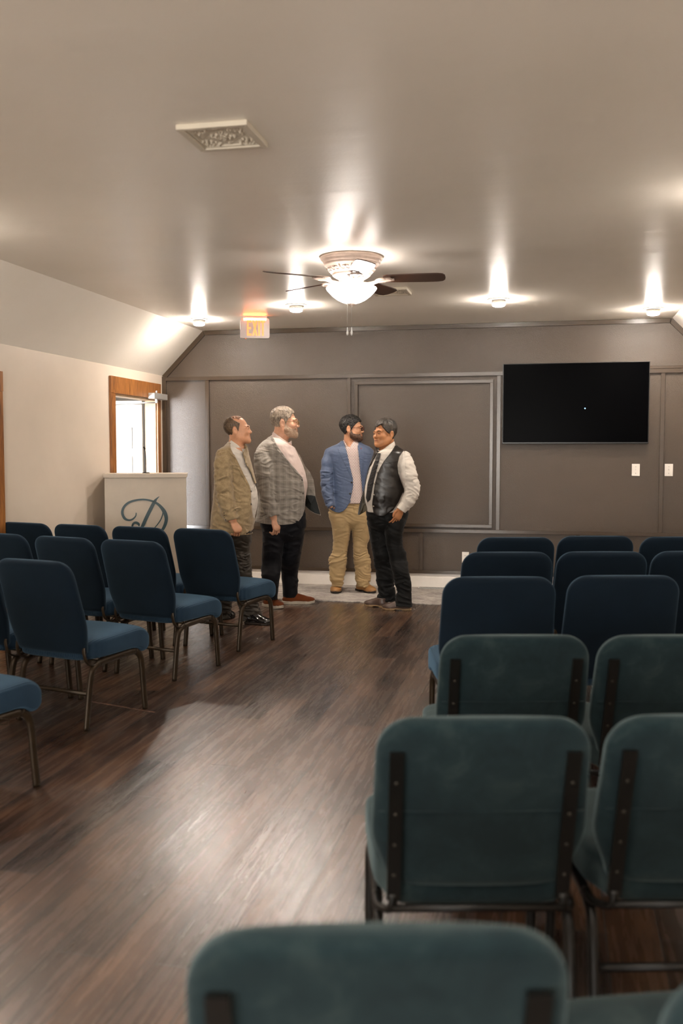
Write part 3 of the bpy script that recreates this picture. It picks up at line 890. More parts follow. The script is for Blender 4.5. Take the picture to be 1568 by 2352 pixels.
navy0 = make_chair('navy')
teal0 = make_chair('teal')
used = {'navy': False, 'teal': False}
def put_chair(kind, top_px, ztop, deg, lab, grp, nudge=(0, 0)):
    """stand a chair so the middle of its top edge is where that ray meets height ztop"""
    p = at_z(top_px[0], top_px[1], ztop - 0.004)
    a = math.radians(deg)
    yb = back_y(ztop - 0.03, 0.385 if kind == 'navy' else 0.405)
    loc = Vector((p.x + yb * math.sin(a), p.y - yb * math.cos(a), 0))
    loc.x += nudge[0]; loc.y += nudge[1]
    proto = navy0 if kind == 'navy' else teal0
    if not used[kind]: o = proto; used[kind] = True
    else: o = dup(proto)
    o.location = loc; o.rotation_euler = (0, 0, a)
    tag(o, lab, 'chair', grp)
    return o
G1, G2 = 'navy chairs left of the aisle', 'navy chairs right of the aisle'
G3 = 'teal velvet chairs right of the aisle'
DL, DR = -14.5, 12.8
put_chair('navy', (463, 1216), .885, DL, 'navy blue chair at the aisle end of the front left row', G1)
put_chair('navy', (318, 1211), .885, DL, 'navy blue chair directly in front of the podium in the front left row', G1)
put_chair('navy', (182, 1206), .885, DL, 'navy blue chair second from the left in the front left row', G1)
put_chair('navy', (60, 1199), .885, DL, 'navy blue chair leftmost in the front left row, against the side wall', G1, (0.05, -0.1))
put_chair('navy', (302, 1242), .885, DL - 1, 'navy blue chair at the aisle end of the second left row, seat and legs showing', G1)
put_chair('navy', (145, 1234), .885, DL - 1, 'navy blue chair in the middle of the second left row', G1)
put_chair('navy', (-2, 1226), .885, DL - 1, 'navy blue chair in the second left row, cut by the left picture edge', G1)
put_chair('navy', (76, 1287), .885, DL, 'large navy blue chair at the aisle end of the third left row', G1)
p_ = dup(navy0); q_ = bpy.data.objects['stacking_chair']
p_.location = Vector((0, 0, 0)); p_.rotation_euler = (0, 0, math.radians(DL))
l3 = [o for o in COL.objects if o.get('label', '').startswith('large navy')][0]
p_.location = l3.location + Vector((-0.54 * math.cos(math.radians(DL)), -0.54 * math.sin(math.radians(DL)), 0))
tag(p_, 'navy blue chair beside the large third left row chair, only a sliver of seat showing', 'chair', G1)
c4 = dup(navy0); c4.location = (-2.42, 3.50, 0); c4.rotation_euler = (0, 0, math.radians(DL - 1))
tag(c4, 'navy blue chair at lower left, only its seat front showing', 'chair', G1)
c5 = dup(navy0); c5.location = (-2.97, 3.65, 0); c5.rotation_euler = (0, 0, math.radians(DL - 1))
tag(c5, 'navy blue chair beyond the left picture edge beside the nearest left aisle chair', 'chair', G1)

put_chair('navy', (1185, 1235), .885, DR, 'navy blue chair at the aisle end of the front right row, outlet behind it', G2)
put_chair('navy', (1368, 1232), .885, DR, 'navy blue chair in the middle of the front right row', G2)
put_chair('navy', (1559, 1234), .885, DR, 'navy blue chair at the right picture edge in the front right row', G2)
put_chair('navy', (1165, 1269), .885, DR, 'navy blue chair at the aisle end of the second right row', G2)
put_chair('navy', (1383, 1268), .885, DR, 'navy blue chair in the middle of the second right row', G2)
put_chair('navy', (1600, 1267), .885, DR, 'navy blue chair at the right picture edge in the second right row', G2)
put_chair('navy', (1147, 1326), .885, DR, 'navy blue chair at the aisle end of the third right row', G2)
put_chair('navy', (1433, 1323), .885, DR, 'navy blue chair second from the aisle in the third right row', G2)
put_chair('teal', (1183, 1460), .84, DR, 'teal velvet chair at the aisle end of the fourth right row', G3)
put_chair('teal', (1545, 1460), .84, DR, 'teal velvet chair in the fourth right row at the right picture edge', G3)
put_chair('teal', (1112, 1648), .84, DR, 'large teal velvet chair at the aisle end of the fifth right row, whole back showing', G3)
put_chair('teal', (1640, 1643), .84, DR, 'large teal velvet chair at the right picture edge in the fifth right row', G3)
put_chair('teal', (868, 2130), .84, DR, 'nearest teal velvet chair, its blurred back across the bottom of the picture', G3)
put_chair('teal', (1990, 2200), .84, DR + 6, 'teal velvet chair at the bottom right corner, only a rounded edge showing', G3)
# ================================================================== PEOPLE
# distance-field sculpting: smooth unions of limbs and lofts, meshed with surface nets
def vnoise(P, scale, seed):
    """smooth value noise on (...,3) points"""
    q = P / scale + np.array([seed * 17.31 + 100, seed * 7.77 + 100, seed * 3.13 + 100])
    i = np.floor(q).astype(np.int64); f = q - i; f = f * f * (3 - 2 * f)
    def h(a, b, c):
        n = (a * 374761393 + b * 668265263 + c * 2147483647 + seed * 1274126177) & 0x7fffffff
        n = ((n ^ (n >> 13)) * 1274126177) & 0x7fffffff
        return ((n ^ (n >> 16)) & 0xffff) / 65535.0
    r = 0
    for dx in (0, 1):
        for dy in (0, 1):
            for dz in (0, 1):
                w_ = (f[..., 0] if dx else 1 - f[..., 0]) * (f[..., 1] if dy else 1 - f[..., 1]) * (f[..., 2] if dz else 1 - f[..., 2])
                r = r + w_ * h(i[..., 0] + dx, i[..., 1] + dy, i[..., 2] + dz)
    return r * 2 - 1

def smin(a, b, k):
    h = np.maximum(k - np.abs(a - b), 0) / k
    return np.minimum(a, b) - h * h * k * 0.25

class Prim:
    def __init__(s, fn, lo, hi): s.fn, s.lo, s.hi = fn, np.array(lo, float), np.array(hi, float)

def P_cap(a, b, ra, rb, sq=None):
    """tapered capsule; sq = squash axis scale (unit vector, factor)"""
    a, b = np.array(a, float), np.array(b, float); d = b - a; L2 = max(d @ d, 1e-9); R = max(ra, rb)
    def fn(P):
        q = P - a; t = np.clip((q @ d) / L2, 0, 1)
        e = q - t[..., None] * d
        if sq is not None:
            ax, f = sq; c = e @ ax
            e = e + ((1 / f - 1) * c)[..., None] * ax
        return np.sqrt((e * e).sum(-1)) - (ra + (rb - ra) * t)
    return Prim(fn, np.minimum(a, b) - R * 1.05, np.maximum(a, b) + R * 1.05)

def P_ell(c, r, M3=None):
    c, r = np.array(c, float), np.array(r, float); R = r.max()
    def fn(P):
        q = P - c
        if M3 is not None: q = q @ M3
        k0 = np.sqrt(((q / r) ** 2).sum(-1)); k1 = np.sqrt(((q / r ** 2) ** 2).sum(-1)) + 1e-9
        return k0 * (k0 - 1) / k1
    return Prim(fn, c - R, c + R)

def P_loft(rows, n=2.3, sub=5):
    """rows: (cx, cy, z, hx, hy); superelliptic sections stacked in z"""
    A = np.array(catmull(rows, sub)); A = A[np.argsort(A[:, 2])]
    z = A[:, 2]
    lo = [(A[:, 0] - A[:, 3]).min(), (A[:, 1] - A[:, 4]).min(), z[0]]
    hi = [(A[:, 0] + A[:, 3]).max(), (A[:, 1] + A[:, 4]).max(), z[-1]]
    def fn(P):
        Z = P[..., 2]
        cx, cy, hx, hy = (np.interp(Z, z, A[:, i]) for i in (0, 1, 3, 4))
        ax = np.abs(P[..., 0] - cx) / hx; ay = np.abs(P[..., 1] - cy) / hy
        k = (ax ** n + ay ** n) ** (1 / n)
        d = (k - 1) * np.minimum(hx, hy)
        return np.maximum(d, np.maximum(z[0] - Z, Z - z[-1]))
    return Prim(fn, lo, hi)

def surface_nets(F, org, h):
    ins = F < 0
    s = ins[:-1, :-1, :-1].astype(np.int8)
    for a, b, c in ((1, 0, 0), (0, 1, 0), (0, 0, 1), (1, 1, 0), (1, 0, 1), (0, 1, 1), (1, 1, 1)):
        s = s + ins[a:F.shape[0] - 1 + a, b:F.shape[1] - 1 + b, c:F.shape[2] - 1 + c]
    act = (s > 0) & (s < 8)
    I = np.argwhere(act); N = len(I)
    idm = np.full(act.shape, -1, np.int64); idm[act] = np.arange(N)
    acc = np.zeros((N, 3)); cnt = np.zeros(N)
    corners = [(a, b, c) for a in (0, 1) for b in (0, 1) for c in (0, 1)]
    V = {c: F[I[:, 0] + c[0], I[:, 1] + c[1], I[:, 2] + c[2]] for c in corners}
    for c in corners:
        for ax in range(3):
            if c[ax]: continue
            e = list(c); e[ax] = 1; e = tuple(e)
            va, vb = V[c], V[e]; m = (va < 0) != (vb < 0)
            t = np.where(m, va / np.where(m, va - vb, 1), 0)
            p = np.tile(np.array(c, float), (N, 1)); p[:, ax] += t
            acc[m] += p[m]; cnt[m] += 1
    v = org + (I + acc / np.maximum(cnt, 1)[:, None]) * h
    quads = []
    for ax in range(3):
        sl0 = [slice(None)] * 3; sl1 = [slice(None)] * 3
        sl0[ax] = slice(0, -1); sl1[ax] = slice(1, None)
        a, b = ins[tuple(sl0)], ins[tuple(sl1)]
        E = np.argwhere(a != b)
        o1, o2 = (ax + 1) % 3, (ax + 2) % 3
        E = E[(E[:, o1] > 0) & (E[:, o2] > 0) & (E[:, o1] < act.shape[o1]) & (E[:, o2] < act.shape[o2])]
        if not len(E): continue
        def cell(d1, d2):
            q = E.copy(); q[:, o1] -= d1; q[:, o2] -= d2
            return idm[q[:, 0], q[:, 1], q[:, 2]]
        Q = np.stack([cell(1, 1), cell(0, 1), cell(0, 0), cell(1, 0)], 1)
        flip = ~a[E[:, 0], E[:, 1], E[:, 2]]
        Q[flip] = Q[flip][:, ::-1]
        quads.append(Q)
    return v, np.concatenate(quads)

def make_mesh(name, v, q, mt, parent, keep_big=True):
    me = bpy.data.meshes.new(name)
    me.vertices.add(len(v)); me.vertices.foreach_set('co', v.astype(np.float32).ravel())
    me.loops.add(len(q) * 4); me.loops.foreach_set('vertex_index', q.astype(np.int32).ravel())
    me.polygons.add(len(q)); me.polygons.foreach_set('loop_start', np.arange(0, len(q) * 4, 4, dtype=np.int32))
    me.polygons.foreach_set('loop_total', np.full(len(q), 4, dtype=np.int32))
    me.polygons.foreach_set('use_smooth', np.ones(len(q), dtype=bool))
    me.update(calc_edges=True); me.validate()
    me.materials.append(mt)
    o = bpy.data.objects.new(name, me); link(o, parent)
    return o

def largest_piece(v, q):
    """keep only the biggest connected piece"""
    lab = np.arange(len(v))
    for _ in range(400):
        m = lab[q].min(1)
        new = lab.copy()
        for k in range(4): np.minimum.at(new, q[:, k], m)
        new = new[new]
        if (new == lab).all(): break
        lab = new
    u, c = np.unique(lab[q[:, 0]], return_counts=True)
    keep = u[c.argmax()]
    fm = lab[q[:, 0]] == keep
    q = q[fm]; used_ = np.unique(q); mp = np.full(len(v), -1); mp[used_] = np.arange(len(used_))
    return v[used_], mp[q]

class Field:
    """a list of (op, prim, k) evaluated lazily on any block"""
    def __init__(s): s.ops = []
    def add(s, prim, k=0.02): s.ops.append(('u', prim, k)); return s
    def sub(s, prim, k=0.01): s.ops.append(('s', prim, k)); return s
    def mod(s, fn): s.ops.append(('m', fn, 0)); return s      # fn(D, P) -> D
    def bounds(s):
        pr = [p for o, p, k in s.ops if o == 'u']
        return np.min([p.lo for p in pr], 0), np.max([p.hi for p in pr], 0)
    def grid(s, h, lo=None, hi=None, pad=0.02, mods=True):
        if lo is None: lo, hi = s.bounds()
        lo = np.array(lo, float) - pad; hi = np.array(hi, float) + pad
        n = np.ceil((hi - lo) / h).astype(int) + 1
        ax = [lo[i] + h * np.arange(n[i]) for i in range(3)]
        F = np.full(n, 0.3)
        for op, pr, k in s.ops:
            if op == 'm':
                if mods:
                    m = np.abs(F) < 0.06
                    idx = np.argwhere(m)
                    P = lo + idx * h
                    F[m] = pr(F[m], P)
                continue
            mg = 0.035 + k
            a = np.clip(np.floor((pr.lo - mg - lo) / h).astype(int), 0, n); b = np.clip(np.ceil((pr.hi + mg - lo) / h).astype(int) + 1, 0, n)
            if (b <= a).any(): continue
            X, Y, Z = np.meshgrid(ax[0][a[0]:b[0]], ax[1][a[1]:b[1]], ax[2][a[2]:b[2]], indexing='ij')
            d = pr.fn(np.stack([X, Y, Z], -1))
            S = F[a[0]:b[0], a[1]:b[1], a[2]:b[2]]
            if op == 'u': S[...] = smin(S, d, k)
            else: S[...] = -smin(-S, d, k)
        return F, lo, h
    def mesh(s, name, h, mt, parent, one=True, lo=None, hi=None):
        F, o, h = s.grid(h, lo, hi)
        F[0] = F[-1] = 1; F[:, 0] = F[:, -1] = 1; F[:, :, 0] = F[:, :, -1] = 1
        v, q = surface_nets(F, o, h)
        if one: v, q = largest_piece(v, q)
        return make_mesh(name, v, q, mt, parent)

def poly_sd(px, pz, poly):
    """signed distance to a 2-D polygon (negative inside)"""
    poly = np.array(poly, float); n = len(poly)
    px, pz = np.broadcast_arrays(px, pz)
    d = np.full(px.shape, 1e9); s = np.zeros(px.shape, bool)
    for i in range(n):
        a, b = poly[i], poly[(i + 1) % n]; e = b - a
        wx, wz = px - a[0], pz - a[1]
        t = np.clip((wx * e[0] + wz * e[1]) / (e @ e + 1e-12), 0, 1)
        d = np.minimum(d, (wx - e[0] * t) ** 2 + (wz - e[1] * t) ** 2)
        c = ((a[1] <= pz) & (b[1] > pz)) | ((b[1] <= pz) & (a[1] > pz))
        xi = a[0] + (pz - a[1]) * e[0] / (e[1] if abs(e[1]) > 1e-12 else 1e-12)
        s ^= c & (px < xi)
    return np.where(s, -1, 1) * np.sqrt(d)

def patch(base, name, poly, t0, t1, mt, parent, h=0.0032, side=-1, ylim=0.02, round_=0.0, yfn=None):
    """a piece of cloth lying on a garment: the layer t0..t1 above its surface inside a polygon (x,z)"""
    poly = np.array(poly, float)
    lo, hi = base.bounds()
    lo = np.array([poly[:, 0].min(), lo[1] - 0.02, poly[:, 1].min()]); hi = np.array([poly[:, 0].max(), ylim, poly[:, 1].max()])
    F, o, h = base.grid(h, lo, hi, pad=0.012)
    n = F.shape
    X = o[0] + h * np.arange(n[0]); Y = o[1] + h * np.arange(n[1]); Z = o[2] + h * np.arange(n[2])
    pd = poly_sd(X[:, None], Z[None, :], poly)
    G = np.maximum(np.maximum(F - t1, t0 - F), pd[:, None, :])
    G = np.maximum(G, (Y - ylim)[None, :, None])
    G[0] = G[-1] = 1; G[:, 0] = G[:, -1] = 1; G[:, :, 0] = G[:, :, -1] = 1
    if not (G < 0).any(): return None
    v, q = surface_nets(G, o, h)
    v, q = largest_piece(v, q)
    return make_mesh(name, v, q, mt, parent)

def folds(amp, seed, sx=0.05, sz=0.02, zfn=None, warp=0.03):
    """cloth wrinkles: stretched noise bands"""
    def fn(Dd, P):
        w1 = vnoise(P, 0.11, seed + 5)
        Q = P.copy(); Q[:, 2] = Q[:, 2] + 0.5 * Q[:, 0] * np.sign(w1 + 0.2) * 0.6 + warp * w1
        Q = Q * np.array([1 / sx, 1 / sx, 1 / sz]) * 0.03
        r = vnoise(Q, 0.03, seed); r = 1 - np.abs(r) * 2
        r2 = vnoise(Q * 1.9, 0.03, seed + 2)
        a = amp if zfn is None else amp * zfn(P)
        return Dd - a * (r * 0.75 + r2 * 0.4)
    return fn

# ---- person materials
def skin(name, c):
    t = NT(name); b = t.b
    n = t.noise(28, 4, 0.6)
    lo = tuple(x * 0.86 for x in c[:3]) + (1,)
    cc = t.ramp(n, [(0.35, lo), (0.65, c)])
    t.l(cc, b.inputs['Base Color']); b.inputs['Roughness'].default_value = 0.48
    b.inputs['Subsurface Weight'].default_value = 0.08; b.inputs['Subsurface Radius'].default_value = (0.012, 0.005, 0.003); b.inputs['Subsurface Scale'].default_value = 1.0
    t.bump(t.noise(120, 3), 0.15, 0.001)
    return t.m
def cloth(name, c, rough=0.85, var=0.1, vscale=40, bump=0.3, bscale=500, sheen=0.15, spec=0.25):
    return mat(name, c, rough, spec=spec, var=var, vscale=vscale, bump=bump, bscale=bscale, bdist=0.001, sheen=sheen)
def hair_mat(name, c0, c1):
    t = NT(name); b = t.b
    v = t.mapped(scale=(1, 1, 0.35)); n = t.noise(130, 3, 0.6, v); n2 = t.noise(18, 3, 0.6)
    g = t.math('ADD', t.math('MULTIPLY', n, 0.5), t.math('MULTIPLY', n2, 0.5))
    t.l(t.ramp(g, [(0.38, c0), (0.62, c1)]), b.inputs['Base Color']); b.inputs['Roughness'].default_value = 0.5
    t.bump(n, 0.7, 0.003)
    return t.m
def plaid():
    t = NT('grey_plaid_wool'); b = t.b
    sp = t.n('ShaderNodeSeparateXYZ'); t.l(t.co(), sp.inputs[0])
    def line(ax, per, w, ph):
        f = t.math('FRACT', t.math('ADD', t.math('DIVIDE', ax, per), ph))
        dd = t.math('ABSOLUTE', t.math('SUBTRACT', f, 0.5))
        m = t.n('ShaderNodeMapRange'); m.inputs['From Min'].default_value = w; m.inputs['From Max'].default_value = w * 0.35
        t.l(dd, m.inputs['Value']); return m.outputs[0]
    xy = t.math('ADD', sp.outputs['X'], t.math('MULTIPLY', sp.outputs['Y'], 0.55))
    zz = sp.outputs['Z']
    lt = t.math('MAXIMUM', line(xy, 0.062, 0.07, 0.0), line(zz, 0.068, 0.07, 0.2))
    dk = t.math('ADD', line(xy, 0.062, 0.22, 0.5), line(zz, 0.068, 0.22, 0.7))
    base = t.ramp(t.noise(300, 2), [(0.35, rgb(134, 127, 118)), (0.65, rgb(148, 140, 131))])
    c = t.mix(t.math('MULTIPLY', dk, 0.22), base, rgb(84, 76, 70))
    c = t.mix(t.math('MULTIPLY', lt, 0.34), c, rgb(182, 174, 164))
    t.l(c, b.inputs['Base Color']); b.inputs['Roughness'].default_value = 0.8; b.inputs['Sheen Weight'].default_value = 0.2
    t.bump(t.noise(600, 2), 0.3, 0.001)
    return t.m
def tweed():
    t = NT('tan_tweed'); b = t.b
    n = t.noise(420, 2, 0.7); n2 = t.noise(30, 4, 0.6)
    g = t.math('ADD', t.math('MULTIPLY', n, 0.6), t.math('MULTIPLY', n2, 0.4))
    t.l(t.ramp(g, [(0.35, rgb(118, 98, 70)), (0.5, rgb(150, 128, 94)), (0.66, rgb(178, 156, 120))]), b.inputs['Base Color'])
    b.inputs['Roughness'].default_value = 0.85; b.inputs['Sheen Weight'].default_value = 0.25
    t.bump(n, 0.4, 0.001)
    return t.m
def dotted():
    t = NT('dotted_shirt'); b = t.b
    sp = t.n('ShaderNodeSeparateXYZ'); t.l(t.co(), sp.inputs[0])
    per = 0.0165
    def cellf(ox, oz):
        fx = t.math('SUBTRACT', t.math('FRACT', t.math('ADD', t.math('DIVIDE', sp.outputs['X'], per), ox)), 0.5)
        fz = t.math('SUBTRACT', t.math('FRACT', t.math('ADD', t.math('DIVIDE', sp.outputs['Z'], per * 1.7), oz)), 0.5)
        d2 = t.math('ADD', t.math('MULTIPLY', fx, fx), t.math('MULTIPLY', t.math('MULTIPLY', fz, fz), 2.9))
        return t.math('LESS_THAN', d2, 0.055)
    m = t.math('MAXIMUM', cellf(0, 0), cellf(0.5, 0.5))
    c = t.mix(m, rgb(214, 196, 190), rgb(92, 52, 50))
    t.l(c, b.inputs['Base Color']); b.inputs['Roughness'].default_value = 0.75
    return t.m
PM = {
 'skin1': skin('skin_ruddy', rgb(216, 158, 122)), 'skin2': skin('skin_pale', rgb(220, 168, 138)),
 'skin3': skin('skin_warm', rgb(208, 152, 116)), 'skin4': skin('skin_tan', rgb(196, 134, 90)),
 'hair1': hair_mat('thin_brown_hair', rgb(58, 44, 32), rgb(112, 88, 64)), 'hair2': hair_mat('grey_hair', rgb(76, 64, 54), rgb(170, 154, 136)),
 'hair3': hair_mat('black_curly_hair', rgb(14, 12, 11), rgb(34, 29, 27)), 'hair4': hair_mat('dark_greying_hair', rgb(22, 19, 17), rgb(84, 74, 64)),
 'beard2': hair_mat('grey_beard', rgb(150, 116, 92), rgb(196, 172, 148)), 'thin1': hair_mat('sparse_brown_hair', rgb(116, 76, 50), rgb(176, 120, 86)), 'beard3': hair_mat('dark_beard', rgb(66, 44, 32), rgb(112, 78, 56)),
 'tweed': tweed(), 'plaid': plaid(), 'blue': cloth('blue_blazer_cloth', rgb(78, 92, 120), 0.55, sheen=0.2, spec=0.45),
 'shirt_w': cloth('white_shirt_cloth', rgb(206, 198, 188), 0.7, var=0.03), 'shirt_p': cloth('pale_pink_shirt_cloth', rgb(216, 196, 188), 0.7, var=0.03),
 'shirt_dot': dotted(), 'khaki': cloth('khaki_cloth', rgb(170, 144, 104), 0.75, var=0.06, vscale=12), 'navy_t': cloth('navy_trouser_cloth', rgb(13, 14, 22), 0.7, sheen=0.05),
 'black_t': cloth('black_trouser_cloth', rgb(13, 13, 13), 0.7, sheen=0.05), 'olive_t': cloth('dark_olive_trouser_cloth', rgb(46, 38, 28), 0.55, sheen=0.1, spec=0.4),
 'leather': mat('black_vest_leather', rgb(34, 29, 26), 0.36, spec=0.6, var=0.12, vscale=6, bump=0.3, bscale=45, bdist=0.003),
 'lining': mat('dark_jacket_lining', rgb(22, 26, 24), 0.5, var=0.1), 'lining_v': mat('olive_vest_lining', rgb(62, 54, 34), 0.5, var=0.1),
 'tie': cloth('black_tie_silk', rgb(20, 18, 20), 0.5, spec=0.4), 'belt': mat('brown_belt_leather', rgb(58, 34, 24), 0.4),
 'shoe_black': mat('polished_black_leather', rgb(20, 16, 14), 0.16, spec=0.7), 'shoe_tan': cloth('rust_suede', rgb(134, 68, 30), 0.8, var=0.1, vscale=20),
 'boot': mat('tan_boot_leather', rgb(156, 112, 66), 0.5, var=0.15, vscale=14), 'shoe_brown': mat('dark_brown_leather', rgb(88, 68, 58), 0.4, var=0.15, vscale=14),
 'sole_w': mat('white_sole_rubber', rgb(220, 208, 190), 0.6), 'sole_d': mat('dark_sole', rgb(40, 28, 20), 0.6), 'sole_tan': mat('tan_welt', rgb(150, 120, 84), 0.6),
 'button': mat('dark_button', rgb(48, 36, 28), 0.35), 'snap': mat('steel_snap', rgb(150, 142, 130), 0.3, metal=0.7), 'gold': mat('gold_frame', rgb(150, 120, 78), 0.3, metal=0.8),
 'tort': mat('tortoise_frame', rgb(92, 40, 22), 0.3), 'eye': mat('eye_white', rgb(214, 204, 194), 0.2, var=0.01), 'iris': mat('dark_iris', rgb(30, 20, 14), 0.15), 'brow': mat('eyebrow_hair', rgb(54, 40, 30), 0.8, var=0.3, vscale=200),
 'brow_g': mat('grey_eyebrow_hair', rgb(120, 96, 74), 0.8, var=0.3, vscale=200), 'lip': mat('lip_skin', rgb(168, 96, 76), 0.45), 'enamel': mat('red_pin_enamel', rgb(170, 60, 50), 0.3, metal=0.3),
}
def lens_mat():
    m_ = bpy.data.materials.new('spectacle_lens'); m_.use_nodes = True; nt = m_.node_tree
    out = nt.nodes['Material Output']; nt.nodes.remove(nt.nodes['Principled BSDF'])
    tr = nt.nodes.new('ShaderNodeBsdfTransparent'); gl = nt.nodes.new('ShaderNodeBsdfGlossy'); gl.inputs['Roughness'].default_value = 0.05
    fr = nt.nodes.new('ShaderNodeFresnel'); fr.inputs['IOR'].default_value = 1.3; mx = nt.nodes.new('ShaderNodeMixShader')
    nt.links.new(fr.outputs[0], mx.inputs[0]); nt.links.new(tr.outputs[0], mx.inputs[1]); nt.links.new(gl.outputs[0], mx.inputs[2]); nt.links.new(mx.outputs[0], out.inputs['Surface'])
    return m_
PM['lens'] = lens_mat()

for k_, m_ in PM.items():
    if m_.node_tree.nodes.get('Principled BSDF') is None or k_ in ('gold', 'snap', 'eye'): continue
    for nd in m_.node_tree.nodes:
        g_ = 0.92 if k_.startswith('skin') else (0.98 if k_ in ('plaid', 'tweed', 'khaki', 'shirt_w', 'shirt_p', 'shirt_dot', 'hair2', 'beard2', 'boot', 'blue') else 0.78)
        if nd.type == 'VALTORGB':
            if k_ == 'beard' : continue
            if any(e.color[0] != e.color[1] or e.color[0] > .001 for e in nd.color_ramp.elements):
                for e in nd.color_ramp.elements: e.color = tuple(c * g_ for c in e.color[:3]) + (1,)
        if nd.type == 'MIX':
            for i_ in (6, 7):
                if not nd.inputs[i_].is_linked: nd.inputs[i_].default_value = tuple(c * g_ for c in nd.inputs[i_].default_value[:3]) + (1,)

class Man:
    def __init__(s, name_px, foot_px, label):
        g = at_z(foot_px[0], foot_px[1], 0)
        s.base = g
        s.root = empty('person', g, YAW); tag(s.root, label, 'person')
        s.fw0 = -g.x * SY + g.y * CY
        s.r0 = g.x * CY + g.y * SY
    def P(s, px, py, dy=0.0):
        """the point on this sight line, dy behind the plane through the feet"""
        d = ray(px, py)
        r = d[0] * CY + d[1] * SY; f = -d[0] * SY + d[1] * CY
        t = (s.fw0 + dy) / f
        return np.array([r * t - s.r0, dy, EYE + d[2] * t])
    def G(s, px, py):
        """the floor point there, in this person's frame"""
        g = at_z(px, py, 0) - s.base
        return np.array([g.x * CY + g.y * SY, -g.x * SY + g.y * CY, 0.0])
    def rows(s, tab, conv):
        """tab: (y, xL, xR, dy, depth_half)"""
        out = []
        for y, a, b, dy, dh in tab:
            p, q = s.P(*conv(a, y), dy), s.P(*conv(b, y), dy)
            out.append(((p[0] + q[0]) / 2, dy, p[2], (q[0] - p[0]) / 2, dh))
        return out
    def poly(s, pts, conv, dy=-0.1):
        out = []
        for x, y in pts:
            p = s.P(*conv(x, y), dy); out.append((p[0], p[2]))
        return out

def conv(ox, oy, sc): return lambda x, y: (ox + x / sc, oy + y / sc)
Z1 = conv(460, 900, 2.904); Z2 = conv(470, 920, 5.807); Z3 = conv(720, 930, 5.807); Z4 = conv(470, 1180, 5.807); Z5 = conv(720, 1180, 5.407)

def rotz(a): c, s_ = math.cos(a), math.sin(a); return np.array([[c, -s_, 0], [s_, c, 0], [0, 0, 1]])
def rotx(a): c, s_ = math.cos(a), math.sin(a); return np.array([[1, 0, 0], [0, c, -s_], [0, s_, c]])
def roty(a): c, s_ = math.cos(a), math.sin(a); return np.array([[c, 0, s_], [0, 1, 0], [-s_, 0, c]])

